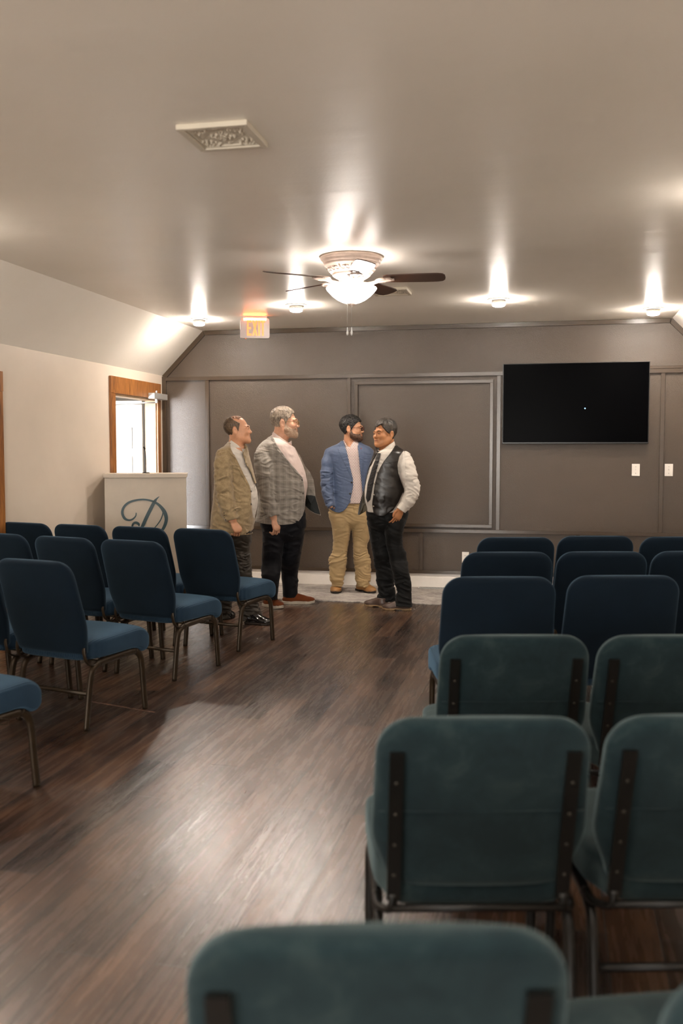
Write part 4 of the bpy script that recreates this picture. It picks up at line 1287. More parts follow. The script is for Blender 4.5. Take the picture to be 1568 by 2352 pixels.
class Head:
    """head frame: x lateral, -y the face, z up; yaw turns the face (0 = towards the camera, +90deg = to screen right)"""
    def __init__(s, c, yaw, pitch=0.0, roll=0.0, k=1.0, fat=0.0, wide=1.0):
        s.c = np.array(c, float); s.R = rotz(math.radians(yaw)) @ roty(math.radians(roll)) @ rotx(math.radians(pitch)); s.k = k; s.fat = fat; s.w = wide
    def W(s, p): return s.c + s.R @ (np.array(p, float) * s.k * np.array([s.w, 1, 1]))
    def ell(s, c, r): return P_ell(s.W(c), np.array(r) * s.k * np.array([s.w, 1, 1]), s.R)
    def cap(s, a, b, ra, rb): return P_cap(s.W(a), s.W(b), ra * s.k, rb * s.k)
    def skull(s, f):
        f.add(s.ell((0, 0.018, 0.040), (0.0745, 0.094, 0.080)), 0.02)
        f.add(s.ell((0, -0.020, -0.020), (0.064 + s.fat * 0.3, 0.074, 0.082)), 0.03)
        f.add(s.ell((0, -0.030, -0.070), (0.055 + s.fat, 0.056, 0.040)), 0.03)
        for m in (-1, 1): f.add(s.cap((m * (0.058 + s.fat * .6), 0.005, -0.045), (m * 0.022, -0.075, -0.090), 0.020, 0.018), 0.03)
    def build(s, f):
        s.skull(f)
        f.add(s.ell((0, -0.080, -0.097), (0.022, 0.018, 0.018)), 0.022)
        for m in (-1, 1):
            f.sub(s.ell((m * 0.032, -0.105, 0.004), (0.020, 0.022, 0.014)), 0.018)
            f.add(s.ell((m * 0.040, -0.066, -0.022), (0.024, 0.022, 0.022)), 0.025)
            f.add(s.cap((m * 0.012, -0.090, 0.024), (m * 0.048, -0.076, 0.022), 0.010, 0.009), 0.014)
            f.add(s.ell((m * 0.032, -0.0815, 0.004), (0.0145, 0.012, 0.0115)), 0.006)
            f.add(s.ell((m * 0.0115, -0.0955, -0.029), (0.009, 0.012, 0.008)), 0.008)
            # ear
            f.add(s.ell((m * 0.080, 0.014, -0.004), (0.012, 0.021, 0.033)), 0.006)
            f.sub(s.ell((m * 0.0925, 0.008, -0.002), (0.009, 0.011, 0.018)), 0.004)
            f.add(s.cap((m * 0.080, 0.004, -0.028), (m * 0.078, 0.000, -0.036), 0.008, 0.006), 0.006)
        f.add(s.cap((0, -0.089, 0.014), (0, -0.101, -0.018), 0.0075, 0.0105), 0.012)
        f.add(s.ell((0, -0.1045, -0.025), (0.0120, 0.0115, 0.010)), 0.010)
        f.add(s.cap((-0.018, -0.088, -0.052), (0.018, -0.088, -0.052), 0.0085, 0.0085), 0.010)
        f.add(s.cap((-0.016, -0.088, -0.063), (0.016, -0.088, -0.063), 0.0085, 0.0085), 0.010)
        f.sub(s.cap((-0.022, -0.099, -0.0575), (0.022, -0.099, -0.0575), 0.0028, 0.0028), 0.004)
    def hframe(s, P): return ((P - s.c) @ s.R) / s.k / np.array([s.w, 1, 1])
    def shell(s, name, region, t, mt, parent, seed=1, lump=0.002, lscale=0.02, h=0.0030, bias=None, strand=(1.8, 1.0, 0.55)):
        """hair or beard: a layer of thickness t over the skull inside region(x,y,z)<0"""
        f = Field(); s.skull(f)
        f.add(s.ell((0, -0.078, -0.097), (0.023, 0.019, 0.019)), 0.022)
        lo, hi = f.bounds(); F, o, h = f.grid(h, lo, hi, pad=0.04)
        n = F.shape
        X, Y, Z = np.meshgrid(*[o[i] + h * np.arange(n[i]) for i in range(3)], indexing='ij')
        P = np.stack([X, Y, Z], -1); q = s.hframe(P)
        th = t * (1 if bias is None else bias(q))
        Pq = P * np.array(strand)
        G = F - th - lump * (1 - 2 * np.abs(vnoise(Pq, lscale, seed))) - lump * 0.5 * vnoise(Pq, lscale * 0.45, seed + 3)
        G = np.maximum(G, -F - 0.006)
        G = np.maximum(G, region(q) * s.k)
        G[0] = G[-1] = 1; G[:, 0] = G[:, -1] = 1; G[:, :, 0] = G[:, :, -1] = 1
        v, qd = surface_nets(G, o, h); v, qd = largest_piece(v, qd)
        return make_mesh(name, v, qd, mt, parent)
    def eyes(s, parent, brow_mt, look=(0, 0)):
        for m in (-1, 1):
            bm = bmesh.new(); bmesh.ops.create_uvsphere(bm, u_segments=16, v_segments=10, radius=0.0112 * s.k)
            e = finish('eye', bm, PM['eye'], parent, smooth=True); e.location = s.W((m * 0.032, -0.0822, 0.0035))
            bm = bmesh.new(); bmesh.ops.create_uvsphere(bm, u_segments=14, v_segments=8, radius=0.0062 * s.k)
            i_ = finish('iris', bm, PM['iris'], e, smooth=True)
            i_.location = Vector(s.W((m * 0.032 + look[0], -0.0885, 0.0035 + look[1]))) - e.location
            f = Field(); f.add(s.cap((m * 0.014, -0.0945, 0.021), (m * 0.034, -0.0925, 0.0275), 0.0036, 0.0036), 0.002); f.add(s.cap((m * 0.034, -0.0925, 0.0275), (m * 0.052, -0.080, 0.022), 0.0036, 0.002), 0.002)
            f.mesh('eyebrow', 0.0016, brow_mt, parent)
            # upper lid
            f = Field(); f.add(s.cap((m * 0.021, -0.0885, 0.007), (m * 0.032, -0.0935, 0.0105), 0.0030, 0.0034), 0.003); f.add(s.cap((m * 0.032, -0.0935, 0.0105), (m * 0.044, -0.086, 0.006), 0.0034, 0.0026), 0.003)
            f.mesh('eyelid', 0.0016, s.skin, parent)
        f = Field(); f.add(s.cap((-0.017, -0.0935, -0.0525), (0.017, -0.0935, -0.0525), 0.0045, 0.0045), 0.003); f.add(s.cap((-0.015, -0.0935, -0.0625), (0.015, -0.0935, -0.0625), 0.0048, 0.0048), 0.003)
        f.mesh('lips', 0.0016, PM['lip'], parent)
    def glasses(s, parent, mt, r=0.022, rz=0.017, th=0.0016):
        g = []
        bm = bmesh.new()
        def wt(pts, rr): tube(bm, [s.W(p) for p in pts], rr * s.k, seg=7)
        for m in (-1, 1):
            wt([(m * 0.033 + r * math.cos(a), -0.107 + 0.004 * math.cos(a) * m, 0.0 + rz * math.sin(a)) for a in np.linspace(0, 2 * PI, 25)], th)
            wt([(m * (0.033 + r), -0.105, 0.006), (m * 0.068, -0.095, 0.008), (m * 0.079, -0.040, 0.008), (m * 0.083, 0.008, 0.012), (m * 0.082, 0.022, -0.002)], th)
        wt([(-0.012, -0.108, 0.004), (0, -0.112, 0.008), (0.012, -0.108, 0.004)], th)
        o = finish('glasses', bm, mt, parent, smooth=True)
        for m in (-1, 1):
            bm = bmesh.new()
            vs = [bm.verts.new(s.W((m * 0.033 + (r - 0.001) * math.cos(a), -0.107, (rz - 0.001) * math.sin(a)))) for a in np.linspace(0, 2 * PI, 25)[:-1]]
            vs2 = [bm.verts.new(s.W((m * 0.033 + (r - 0.001) * math.cos(a), -0.1055, (rz - 0.001) * math.sin(a)))) for a in np.linspace(0, 2 * PI, 25)[:-1]]
            bm.faces.new(vs); bm.faces.new(vs2[::-1])
            for k in range(24): bm.faces.new((vs[k], vs2[k], vs2[(k + 1) % 24], vs[(k + 1) % 24]))
            finish('lens', bm, PM['lens'], o)

def hand(f, wrist, e1, e2, side=1, k=1.0, curl=(30, 45, 35), spread=0.0, thumb=None, r=0.0080):
    """wrist point, e1 finger direction, e2 towards the thumb; the palm looks along e3, fingers curl to e3"""
    e1 = np.array(e1, float); e1 /= np.linalg.norm(e1)
    e2 = np.array(e2, float); e2 -= e1 * (e1 @ e2); e2 /= np.linalg.norm(e2)
    e3 = side * np.cross(e1, e2)
    w_ = np.array(wrist, float)
    def L(a, b, c): return w_ + (a * e1 + b * e2 + c * e3) * k
    R = np.stack([e1, e2, e3], 1)
    f.add(P_ell(L(0.052, 0.0, 0.0), np.array([0.052, 0.041, 0.016]) * k, R), 0.015)
    f.add(P_ell(L(0.080, 0.0, -0.002), np.array([0.022, 0.041, 0.014]) * k, R), 0.012)
    f.add(P_ell(L(0.035, 0.024, 0.008), np.array([0.032, 0.018, 0.015]) * k, R), 0.012)
    for i, (b, l) in enumerate(((0.0315, 0.92), (0.0108, 1.0), (-0.0102, 0.95), (-0.0305, 0.78))):
        p = L(0.088 - 0.004 * abs(i - 1), b, -0.002); ang = 0
        for j, seg in enumerate((0.045, 0.028, 0.022)):
            ang += math.radians(curl[j] * (1 + 0.06 * (i - 1.5)))
            dr = math.cos(ang) * e1 + math.sin(ang) * e3
            q = p + dr * seg * l * k
            ra = r * (1 - 0.10 * j) * k; f.add(P_cap(p, q, ra, ra * 0.92), 0.002)
            p = q
    th = thumb or ((0.022, 0.034, 0.006), (0.050, 0.050, 0.016), (0.078, 0.046, 0.024), (0.100, 0.038, 0.030))
    rr = (0.0125, 0.0105, 0.0095, 0.0085)
    for j in range(3): f.add(P_cap(L(*th[j]), L(*th[j + 1]), rr[j] * k, rr[j + 1] * k), 0.006)

def shoe(m, toe, heel, w, hgt, mt, sole_mt, parent, sole=0.022, rise=0.0, pointed=0.0, laces=False, heel_block=0.0):
    """toe and heel: floor points in the person's frame"""
    toe, heel = np.array(toe, float), np.array(heel, float)
    d = toe - heel; L = np.linalg.norm(d); d /= L; s_ = np.array([-d[1], d[0], 0])
    R = np.stack([d, s_, np.array([0, 0, 1.0])], 1)
    def Q(a, b, c): return heel + d * a * L + s_ * b + np.array([0, 0, c])
    f = Field()
    z0 = sole
    f.add(P_ell(Q(0.72, 0, z0 + 0.012), (0.28 * L, w * 0.5, hgt * 0.42), R), 0.02)
    f.add(P_ell(Q(0.28, 0, z0 + 0.018), (0.27 * L, w * 0.40, hgt * 0.52), R), 0.03)
    f.add(P_cap(Q(0.62, 0, z0 + hgt * 0.34), Q(0.30, 0, z0 + hgt * 0.72), w * 0.27, w * 0.34), 0.03)
    f.add(P_cap(Q(0.24, 0, z0 + hgt * 0.45), Q(0.22, 0, z0 + hgt * 0.95 + rise), w * 0.36, w * 0.36), 0.03)
    f.mod(lambda Dd, P: np.maximum(Dd, z0 - 0.004 - P[:, 2]))
    f.mod(lambda Dd, P: np.maximum(Dd, P[:, 2] - (z0 + hgt * 0.95 + rise)))
    o = f.mesh('shoe', 0.0042, mt, parent)
    # sole follows the outline
    g = Field()
    def solefn(P):
        q = (P - heel) @ R; a = q[..., 0] / L; b = q[..., 1]
        tt = np.clip(a, 0, 1)
        wd = np.interp(tt, [0, 0.06, 0.2, 0.45, 0.7, 0.88, 0.97, 1], [0.2, 0.33, 0.40, 0.38, 0.50, 0.40, 0.22 - pointed * 0.1, 0.05]) * w
        top = sole + 0.004 + 0.010 * np.clip((a - 0.8) / 0.2, 0, 1)
        dd = np.maximum(np.abs(b) - wd, np.maximum(q[..., 0] - L, -q[..., 0]))
        bot = 0.0 + 0.008 * np.clip((a - 0.82) / 0.18, 0, 1)
        if heel_block: bot = np.where((a > 0.30) & (a < 0.55), heel_block, bot)
        return np.maximum(dd * 0.8, np.maximum(P[..., 2] - top, bot - P[..., 2]))
    pts = np.array([heel, toe]); g.add(Prim(solefn, pts.min(0) - [w * .6, w * .6, 0], pts.max(0) + [w * .6, w * .6, sole + 0.02]), 0.002)
    so = g.mesh('sole', 0.0045, sole_mt, o)
    if laces:
        for i in range(4):
            a = 0.44 + 0.06 * i; bm = bmesh.new()
            zt = z0 + hgt * (0.93 - (a - 0.3) * 1.0)
            tube(bm, [Q(a, -0.018, zt - 0.006), Q(a + 0.02, 0, zt + 0.001), Q(a, 0.018, zt - 0.006)], 0.002, seg=6)
            finish('lace', bm, mt, o, smooth=True)
    return o

def button(m, parent, px, conv_, base, mt, r=0.0075, ylim=0.02, name='button'):
    """find the garment surface along the sight line and set a button there"""
    for dy in np.arange(-0.34, ylim, 0.004):
        p = m.P(*conv_(*px), dy)
        Fv = 0.3
        for op, pr, k in base.ops:
            if op == 'u': Fv = smin(np.array(Fv), pr.fn(p[None, :])[0], k)
        if Fv < 0.003: break
    bm = bmesh.new(); lathe(bm, [(0, 0.004), (r * 0.7, 0.004), (r, 0.002), (r, -0.003), (0, -0.003)], 14)
    o = finish(name, bm, mt, parent, smooth=True); o.rotation_euler = (PI / 2, 0, 0); o.location = p
    return o

def chain(m, f, pts, cv, sc, k=0.03, grow=0.0, mul=1.0, flat=False):
    """sleeve or arm: (x, y, dy, half width in the same magnified units)"""
    Q = []
    for x, y, dy, r in pts:
        p = m.P(*cv(x, y), dy); Q.append((p, r / sc / (F_PX / (m.fw0 + dy)) * mul + grow))
    for i, ((a, ra), (b, rb)) in enumerate(zip(Q, Q[1:])):
        pr = P_cap(a, b, ra, rb)
        if flat and i == len(Q) - 2:
            dn = (b - a) / np.linalg.norm(b - a)
            pr = Prim(lambda P, fn=pr.fn, b=b, dn=dn: np.maximum(fn(P), (P - b) @ dn), pr.lo, pr.hi)
        f.add(pr, k)
    return Q

def carve(poly, ymax):
    poly = np.array(poly, float)
    def fn(Dd, P):
        pd = poly_sd(P[:, 0], P[:, 2], poly)
        return np.maximum(Dd, -np.maximum(pd, P[:, 1] - ymax))
    return fn

def cut_below(z, tilt=0.0, wav=0.0):
    return lambda Dd, P: np.maximum(Dd, (z + tilt * P[:, 0] + wav * np.sin(P[:, 0] * 30)) - P[:, 2])

def grown(rows, g): return [(a, b, c, d + g, e + g) for a, b, c, d, e in rows]

def sheet(name, pts3, th, mt, parent):
    """a stiff piece of cloth through 3-D outline points, th thick"""
    bm = bmesh.new()
    A = [bm.verts.new(p) for p in pts3]; B = [bm.verts.new((p[0], p[1] + th, p[2])) for p in pts3]
    n = len(A)
    c1 = bm.verts.new(np.mean([np.array(p) for p in pts3], 0)); c2 = bm.verts.new(np.mean([np.array(p) for p in pts3], 0) + [0, th, 0])
    for i in range(n):
        j = (i + 1) % n
        bm.faces.new((A[i], A[j], c1)); bm.faces.new((B[j], B[i], c2)); bm.faces.new((A[i], B[i], B[j], A[j]))
    return finish(name, bm, mt, parent)

HB = 0.0042; HJ = 0.0058

def above(m, cv, a, b, dz=0.0):
    """cut a garment off above the line through two picture points (in the plane of the feet)"""
    p, q = m.P(*cv(*a)), m.P(*cv(*b)); k = (q[2] - p[2]) / (q[0] - p[0])
    return lambda Dd, P: np.maximum(Dd, (P[:, 2] - (p[2] + k * (P[:, 0] - p[0])) - dz) * .9)

def hips(rows, drop=0.06):
    """close the seat of the trousers with a rounded bottom"""
    a, b, c, d, e = rows[-1]
    return rows + [(a, b, c - drop * .55, d * .72, e * .72), (a, b, c - drop, d * .4, e * .4)]

# ------------------------------------------------------------------ man in the tan tweed jacket
m = Man('tweed', (560, 1432), 'person in a tan tweed jacket at far left of the group, balding, seen in profile')
tor = m.rows([(548, 335, 500, 0.02, .058), (585, 300, 520, 0.01, .105), (630, 262, 545, 0.0, .165), (700, 215, 560, 0, .190), (800, 175, 586, 0, .192), (900, 162, 612, 0, .185), (1000, 158, 638, 0, .180),
              (1100, 152, 665, 0, .178), (1200, 146, 692, 0, .176), (1290, 140, 704, 0, .178), (1400, 128, 700, 0, .182), (1520, 112, 670, 0, .185), (1640, 100, 640, 0, .180)], Z2)
hem = m.rows([(1700, 84, 640, 0, .188), (1775, 66, 632, 0, .190)], Z2)
arm = [(255, 735, -.150, 104), (247, 850, -.185, 112), (248, 1000, -.195, 112), (256, 1150, -.195, 112), (282, 1300, -.190, 112), (322, 1440, -.190, 104), (364, 1588, -.195, 92)]
far = [(330, 735, .165, 100), (330, 1000, .20, 95), (350, 1250, .20, 88), (400, 1480, .18, 78)]
hipr = m.rows([(90, 205, 612, 0, .150), (200, 205, 618, 0, .155), (300, 212, 614, 0, .150), (380, 216, 610, -.01, .13)], Z4)
gB, gA = m.G(578, 1431), m.G(512, 1421)
legB = m.rows([(200, 300, 616, -.03, .115), (300, 315, 612, -.04, .110), (500, 350, 600, -.05, .082), (700, 385, 612, -.06, .078), (860, 405, 622, -.07, .072), (1000, 420, 650, gB[1], .072), (1120, 432, 680, gB[1], .070), (1250, 455, 722, gB[1], .072), (1340, 480, 748, gB[1], .074), (1400, 490, 745, gB[1], .072)], Z4)
legA = m.rows([(300, 215, 480, .05, .085), (500, 212, 455, .06, .08), (700, 205, 430, .07, .075), (900, 192, 400, gA[1], .07), (1120, 182, 362, gA[1], .068), (1300, 176, 338, gA[1], .066), (1408, 180, 332, gA[1], .064)], Z4)
hd = Head(m.P(*Z2(442, 398), 0.0), 88, pitch=-5, k=0.99, fat=0.004); hd.skin = PM['skin1']
B = Field(); hd.build(B)
B.add(P_cap(m.P(*Z2(432, 455), 0.0), m.P(*Z2(408, 640), 0.01), .056, .066), .03)
B.add(P_loft(grown(tor[2:], -.022)), .03); chain(m, B, arm, Z2, 5.807, grow=-.022); chain(m, B, far, Z2, 5.807, grow=-.02)
B.add(P_loft(grown(hipr, -.02)), .03); B.add(P_loft(grown(legB, -.018)), .02); B.add(P_loft(grown(legA, -.018)), .02)
w1 = m.P(*Z4(378, 85), -.195); B.add(P_cap(m.P(*Z4(345, 10), -.195), w1, .029, .027), .01)
hand(B, w1, (.42, -.05, -.90), (.62, .72, .3), side=-1, k=1.08, curl=(42, 60, 40))
w2 = m.P(*Z2(420, 1560), .18); B.add(P_cap(m.P(*Z2(400, 1480), .18), w2, .028, .026), .01); hand(B, w2, (.15, 0, -.98), (1, 0, 0), side=1)
B.mesh('body', HB, PM['skin1'], m.root)
hd.eyes(m.root, PM['brow'])
def rg(q):
    x, y, z = q[..., 0], q[..., 1], q[..., 2]
    low = np.interp(y, [-.10, -.045, -.03, -.012, .004, .026, .04, .07, .11], [.10, .10, .052, -.012, .034, .034, -.030, -.052, -.058])
    top = np.interp(y, [-.06, -.02, .015, .04, .06, .12], [.046, .062, .084, .112, .14, .14])
    return np.maximum(low - z, z - top)
hd.shell('hair', rg, .006, PM['hair1'], m.root, seed=3, lump=.002, lscale=.012)
hd.shell('thin_top_hair', lambda q: np.maximum(np.maximum(np.interp(q[..., 1], [-.09, -.036, -.012, .1], [.13, .100, .074, .06]) - q[..., 2], np.abs(q[..., 0]) - .052), q[..., 1] - .06), .0022, PM['thin1'], m.root, seed=5, lump=.003, lscale=.012)
Sh = Field(); Sh.add(P_cap(m.P(*Z2(420, 520), .0), m.P(*Z2(408, 640), .0), .062, .072), .03); Sh.add(P_loft(tor), .03)
Sh.mod(folds(.0035, 11, .06, .03)); Sh.mod(cut_below(m.P(*Z2(500, 1700))[2]))
Sh.mod(above(m, Z2, (325, 560), (560, 712)))
Sh.mesh('shirt', HJ, PM['shirt_w'], m.root)
Cb = Field(); Cb.add(P_cap(m.P(*Z2(425, 500), .0), m.P(*Z2(415, 660), .0), .066, .082), .02)
patch(Cb, 'shirt_collar', m.poly([(318, 556), (345, 528), (420, 580), (505, 650), (520, 640), (575, 712), (540, 770), (512, 700), (498, 745), (430, 680), (350, 600)], Z2), -.004, .004, PM['shirt_w'], m.root, ylim=.2)
J = Field(); J.add(P_loft(grown(tor[:-1], .013) + grown(hem, .004)), .02)
chain(m, J, arm, Z2, 5.807, k=.022, flat=True); chain(m, J, far, Z2, 5.807, k=.03, flat=True)
J.mod(folds(.006, 21, .09, .035, lambda P: .6 + .8 * (P[:, 1] < -.12)))
J.mod(cut_below(hem[-1][2]))
cuff = m.P(*Z4(365, 95), -.195); cd = cuff - m.P(*Z2(322, 1440), -.19); cd /= np.linalg.norm(cd)
near = [(338, 585), (372, 660), (400, 715), (470, 870), (540, 1000), (590, 1120), (622, 1195), (630, 1400), (642, 1568), (652, 1640), (636, 1720), (590, 1775)]
JM = Field(); JM.ops = list(J.ops)
JM.mod(carve(m.poly(near[:7] + [(664, 1140), (645, 1060), (612, 960), (556, 850), (512, 700), (540, 640), (560, 540), (440, 480), (345, 500)], Z2), .03))
JM.mod(carve(m.poly(near[5:] + [(900, 1775), (900, 1120), (664, 1110)], Z2), .6))
JM.mesh('jacket', HJ, PM['tweed'], m.root)
patch(J, 'lapel', m.poly([(300, 575), (345, 590), (405, 700), (540, 990), (606, 1130), (622, 1195), (560, 1090), (475, 940), (412, 800), (396, 735), (412, 712), (350, 640), (308, 600)], Z2), -.001, .0055, PM['tweed'], m.root)
patch(J, 'pocket_flap', m.poly([(402, 1378), (500, 1372), (506, 1440), (490, 1460), (440, 1462), (408, 1420)], Z2), -.001, .004, PM['tweed'], m.root)
for px in ((610, 1212), (612, 1382)): button(m, m.root, px, Z2, J, PM['button'], .0095)
for px in ((258, 1500), (262, 1530), (270, 1560), (280, 1590)): button(m, m.root, px, Z2, J, PM['button'], .005, name='cuff_button')
Tr = Field(); Tr.add(P_loft(hips(hipr)), .03); Tr.add(P_loft(legB), .03); Tr.add(P_loft(legA), .03); Tr.mod(folds(.009, 31, .07, .022, lambda P: .5 + 1.0 * (P[:, 2] < .6)))
Tr.mesh('trousers', HJ, PM['olive_t'], m.root)
patch(Tr, 'belt', m.poly([(205, 92), (618, 92), (618, 112), (205, 112)], Z4), .0, .006, PM['belt'], m.root, ylim=.3)
shoe(m, m.G(624, 1436), m.G(563, 1432), .105, .075, PM['shoe_black'], PM['sole_d'], m.root, sole=.016, laces=True)
shoe(m, m.G(540, 1418), m.G(498, 1421), .105, .075, PM['shoe_black'], PM['sole_d'], m.root, sole=.016)

# ------------------------------------------------------------------ man in the grey plaid jacket
m = Man('plaid', (655, 1393), 'person in a grey plaid jacket and navy trousers, tall, grey-haired, glasses, rust shoes')
tor = m.rows([(478, 880, 1100, 0.02, .062), (520, 830, 1140, 0.01, .125), (575, 765, 1180, 0, .185), (650, 712, 1210, 0, .205), (740, 700, 1250, 0, .210), (850, 705, 1300, 0, .208), (950, 715, 1335, 0, .208),
              (1050, 725, 1358, 0, .210), (1150, 735, 1366, 0, .212), (1250, 742, 1352, 0, .212), (1360, 735, 1335, 0, .205), (1480, 720, 1325, 0, .200), (1570, 705, 1320, 0, .195)], Z2)
hem = m.rows([(1600, 680, 1318, 0, .205), (1670, 662, 1300, 0, .206)], Z2)
arm = [(765, 745, -.175, 104), (785, 860, -.205, 114), (800, 1000, -.215, 110), (815, 1150, -.215, 100), (838, 1280, -.215, 94), (872, 1400, -.21, 88), (905, 1535, -.21, 82)]
far = [(850, 745, .18, 100), (850, 1000, .24, 95), (900, 1220, .25, 88), (1010, 1400, .20, 78), (1080, 1480, .17, 62)]
hipr = m.rows([(-60, 745, 1325, 0, .17), (40, 740, 1345, 0, .180), (130, 745, 1350, 0, .180), (230, 775, 1328, 0, .160), (300, 810, 1290, 0, .14)], Z4)
gL, gR = m.G(625, 1398), m.G(672, 1386)
legL = m.rows([(240, 770, 1080, -.04, .145), (330, 776, 1062, -.05, .135), (500, 768, 1038, -.06, .115), (650, 758, 1022, -.06, .092), (800, 757, 1004, gL[1], .085), (900, 762, 988, gL[1], .080), (1000, 772, 976, gL[1], .076), (1080, 790, 970, gL[1], .074), (1140, 800, 966, gL[1], .074)], Z4)
legR = m.rows([(240, 1000, 1332, .04, .145), (330, 1015, 1318, .05, .135), (500, 1025, 1288, .06, .115), (650, 1022, 1262, .08, .092), (800, 1022, 1238, gR[1], .085), (900, 1034, 1246, gR[1], .080), (1000, 1042, 1234, gR[1], .078), (1060, 1046, 1240, gR[1], .076), (1102, 1050, 1236, gR[1], .074)], Z4)
hd = Head(m.P(*Z2(1070, 302), 0.0), 88, pitch=-1, k=1.16, fat=0.006, wide=.98); hd.skin = PM['skin2']
B = Field(); hd.build(B)
B.add(P_cap(m.P(*Z2(1030, 380), 0.0), m.P(*Z2(995, 560), 0.01), .066, .080), .03)
B.add(P_loft(grown(tor[2:], -.022)), .03); chain(m, B, arm, Z2, 5.807, grow=-.022); chain(m, B, far, Z2, 5.807, grow=-.02)
B.add(P_loft(grown(hipr, -.02)), .03); B.add(P_loft(grown(legL, -.018)), .02); B.add(P_loft(grown(legR, -.018)), .02)
w1 = m.P(*Z4(922, 60), -.21); B.add(P_cap(m.P(*Z4(905, 0), -.21), w1, .032, .029), .01)
hand(B, w1, (.26, -.05, -.96), (.60, .76, .15), side=-1, k=1.14, curl=(34, 46, 34))
w2 = m.P(*Z2(1110, 1530), .16); B.add(P_cap(m.P(*Z2(1080, 1480), .17), w2, .03, .028), .01); hand(B, w2, (.35, -.1, -.93), (1, 0, .3), side=1)
B.mesh('body', HB, PM['skin2'], m.root)
hd.eyes(m.root, PM['brow_g']); hd.glasses(m.root, PM['gold'])
def rg(q):
    y, z = q[..., 1], q[..., 2]
    low = np.interp(y, [-.12, -.078, -.060, -.050, -.034, -.012, .002, .026, .036, .07, .11], [.11, .080, .068, .040, .034, -.010, .034, .034, -.028, -.058, -.070])
    return low - z
hd.shell('hair', rg, .011, PM['hair2'], m.root, seed=8, lump=.0035, lscale=.018, bias=lambda q: .8 + .75 * np.clip((q[..., 2] - .06) / .05, 0, 1))
def rb(q):
    x, y, z = q[..., 0], q[..., 1], q[..., 2]
    up = np.interp(y, [-.12, -.085, -.06, -.03, -.005, .01], [-.040, -.040, -.044, -.030, .0, .0])
    lips = np.sqrt((x / .021) ** 2 + ((z + .0575) / .010) ** 2) - 1
    d = np.maximum(z - up, y - .002)
    return np.maximum(d, np.where(y < -.07, -lips * .008, -1))
hd.shell('beard', rb, .0030, PM['beard2'], m.root, seed=9, lump=.0018, lscale=.012)
Sh = Field(); Sh.add(P_cap(m.P(*Z2(1020, 450), .0), m.P(*Z2(1000, 570), .0), .072, .088), .03); Sh.add(P_loft(tor), .03)
Sh.mod(folds(.003, 12, .05, .05)); Sh.mod(cut_below(m.P(*Z2(1000, 1560))[2]))
Sh.mod(above(m, Z2, (900, 440), (1175, 612)))
Sh.mesh('shirt', HJ, PM['shirt_p'], m.root)
Cb = Field(); Cb.add(P_cap(m.P(*Z2(1032, 400), .0), m.P(*Z2(1010, 590), .0), .078, .100), .02)
patch(Cb, 'shirt_collar', m.poly([(890, 440), (905, 412), (985, 470), (1110, 560), (1122, 555), (1170, 515), (1182, 600), (1150, 640), (1118, 600), (1108, 650), (1010, 600), (935, 570), (892, 500)], Z2), -.004, .005, PM['shirt_p'], m.root, ylim=.2)
J = Field(); J.add(P_loft(grown(tor[:-1], .013) + grown(hem, .004)), .02)
chain(m, J, arm, Z2, 5.807, k=.022, flat=True); chain(m, J, far, Z2, 5.807, k=.03, flat=True)
J.mod(folds(.0055, 22, .09, .03, lambda P: .5 + 1.0 * (P[:, 1] < -.14)))
J.mod(cut_below(hem[-1][2]))
cuff = m.P(*Z4(905, 28), -.21); cd = cuff - m.P(*Z2(872, 1400), -.21); cd /= np.linalg.norm(cd)
near = [(905, 480), (930, 520), (1010, 660), (1120, 800), (1220, 920), (1310, 1030), (1328, 1170), (1334, 1300), (1330, 1430), (1318, 1530), (1285, 1610), (1220, 1640)]
JM = Field(); JM.ops = list(J.ops)
JM.mod(carve(m.poly([(500, 1600), (665, 1618), (850, 1640), (1050, 1650), (1180, 1638), (1255, 1610), (1300, 1560), (1322, 1480), (1800, 1480), (1800, 1900), (500, 1900)], Z2), .6))
JM.mod(carve(m.poly(near[:9] + [(1318, 1530), (1300, 1600), (1700, 1640), (1700, 700), (1200, 470), (1000, 400)], Z2), .6))
JM.mesh('jacket', HJ, PM['plaid'], m.root)
patch(J, 'lapel', m.poly([(868, 478), (905, 480), (960, 580), (1120, 800), (1225, 925), (1312, 1035), (1240, 985), (1120, 830), (990, 680), (925, 600), (918, 585), (935, 565), (890, 530)], Z2), -.001, .006, PM['plaid'], m.root)
patch(J, 'pocket_flap', m.poly([(950, 1252), (1082, 1244), (1090, 1318), (1070, 1326), (965, 1332)], Z2), -.001, .0045, PM['plaid'], m.root)
for px in ((1292, 1062), (1304, 1238)): button(m, m.root, px, Z2, J, PM['button'], .0105)
for px in ((812, 1490), (818, 1515), (825, 1540)): button(m, m.root, px, Z2, J, PM['button'], .005, name='cuff_button')
def S3(pts): return [m.P(*Z2(x, y), dy) for x, y, dy in pts]
# the far front of the jacket, swung open: plaid outside, dark lining below
sheet('open_front_panel', S3([(1165, 600, .10), (1215, 655, .12), (1270, 735, .13), (1335, 870, .13), (1402, 955, .13), (1450, 1060, .13), (1468, 1180, .13), (1476, 1270, .13), (1548, 1525, .14), (1545, 1534, .14), (1470, 1510, .15), (1400, 1470, .16), (1330, 1400, .18), (1250, 1300, .19), (1250, 1000, .19), (1200, 800, .17), (1150, 680, .13)]), .006, PM['plaid'], m.root)
sheet('open_front_lining', S3([(1355, 1262, .128), (1425, 1264, .126), (1473, 1275, .125), (1542, 1522, .135), (1470, 1503, .145), (1405, 1465, .155), (1340, 1400, .170), (1320, 1330, .172)]), .004, PM['lining'], m.root)
Tr = Field(); Tr.add(P_loft(hips(hipr)), .03); Tr.add(P_loft(legL), .02); Tr.add(P_loft(legR), .02); Tr.mod(folds(.006, 32, .10, .06))
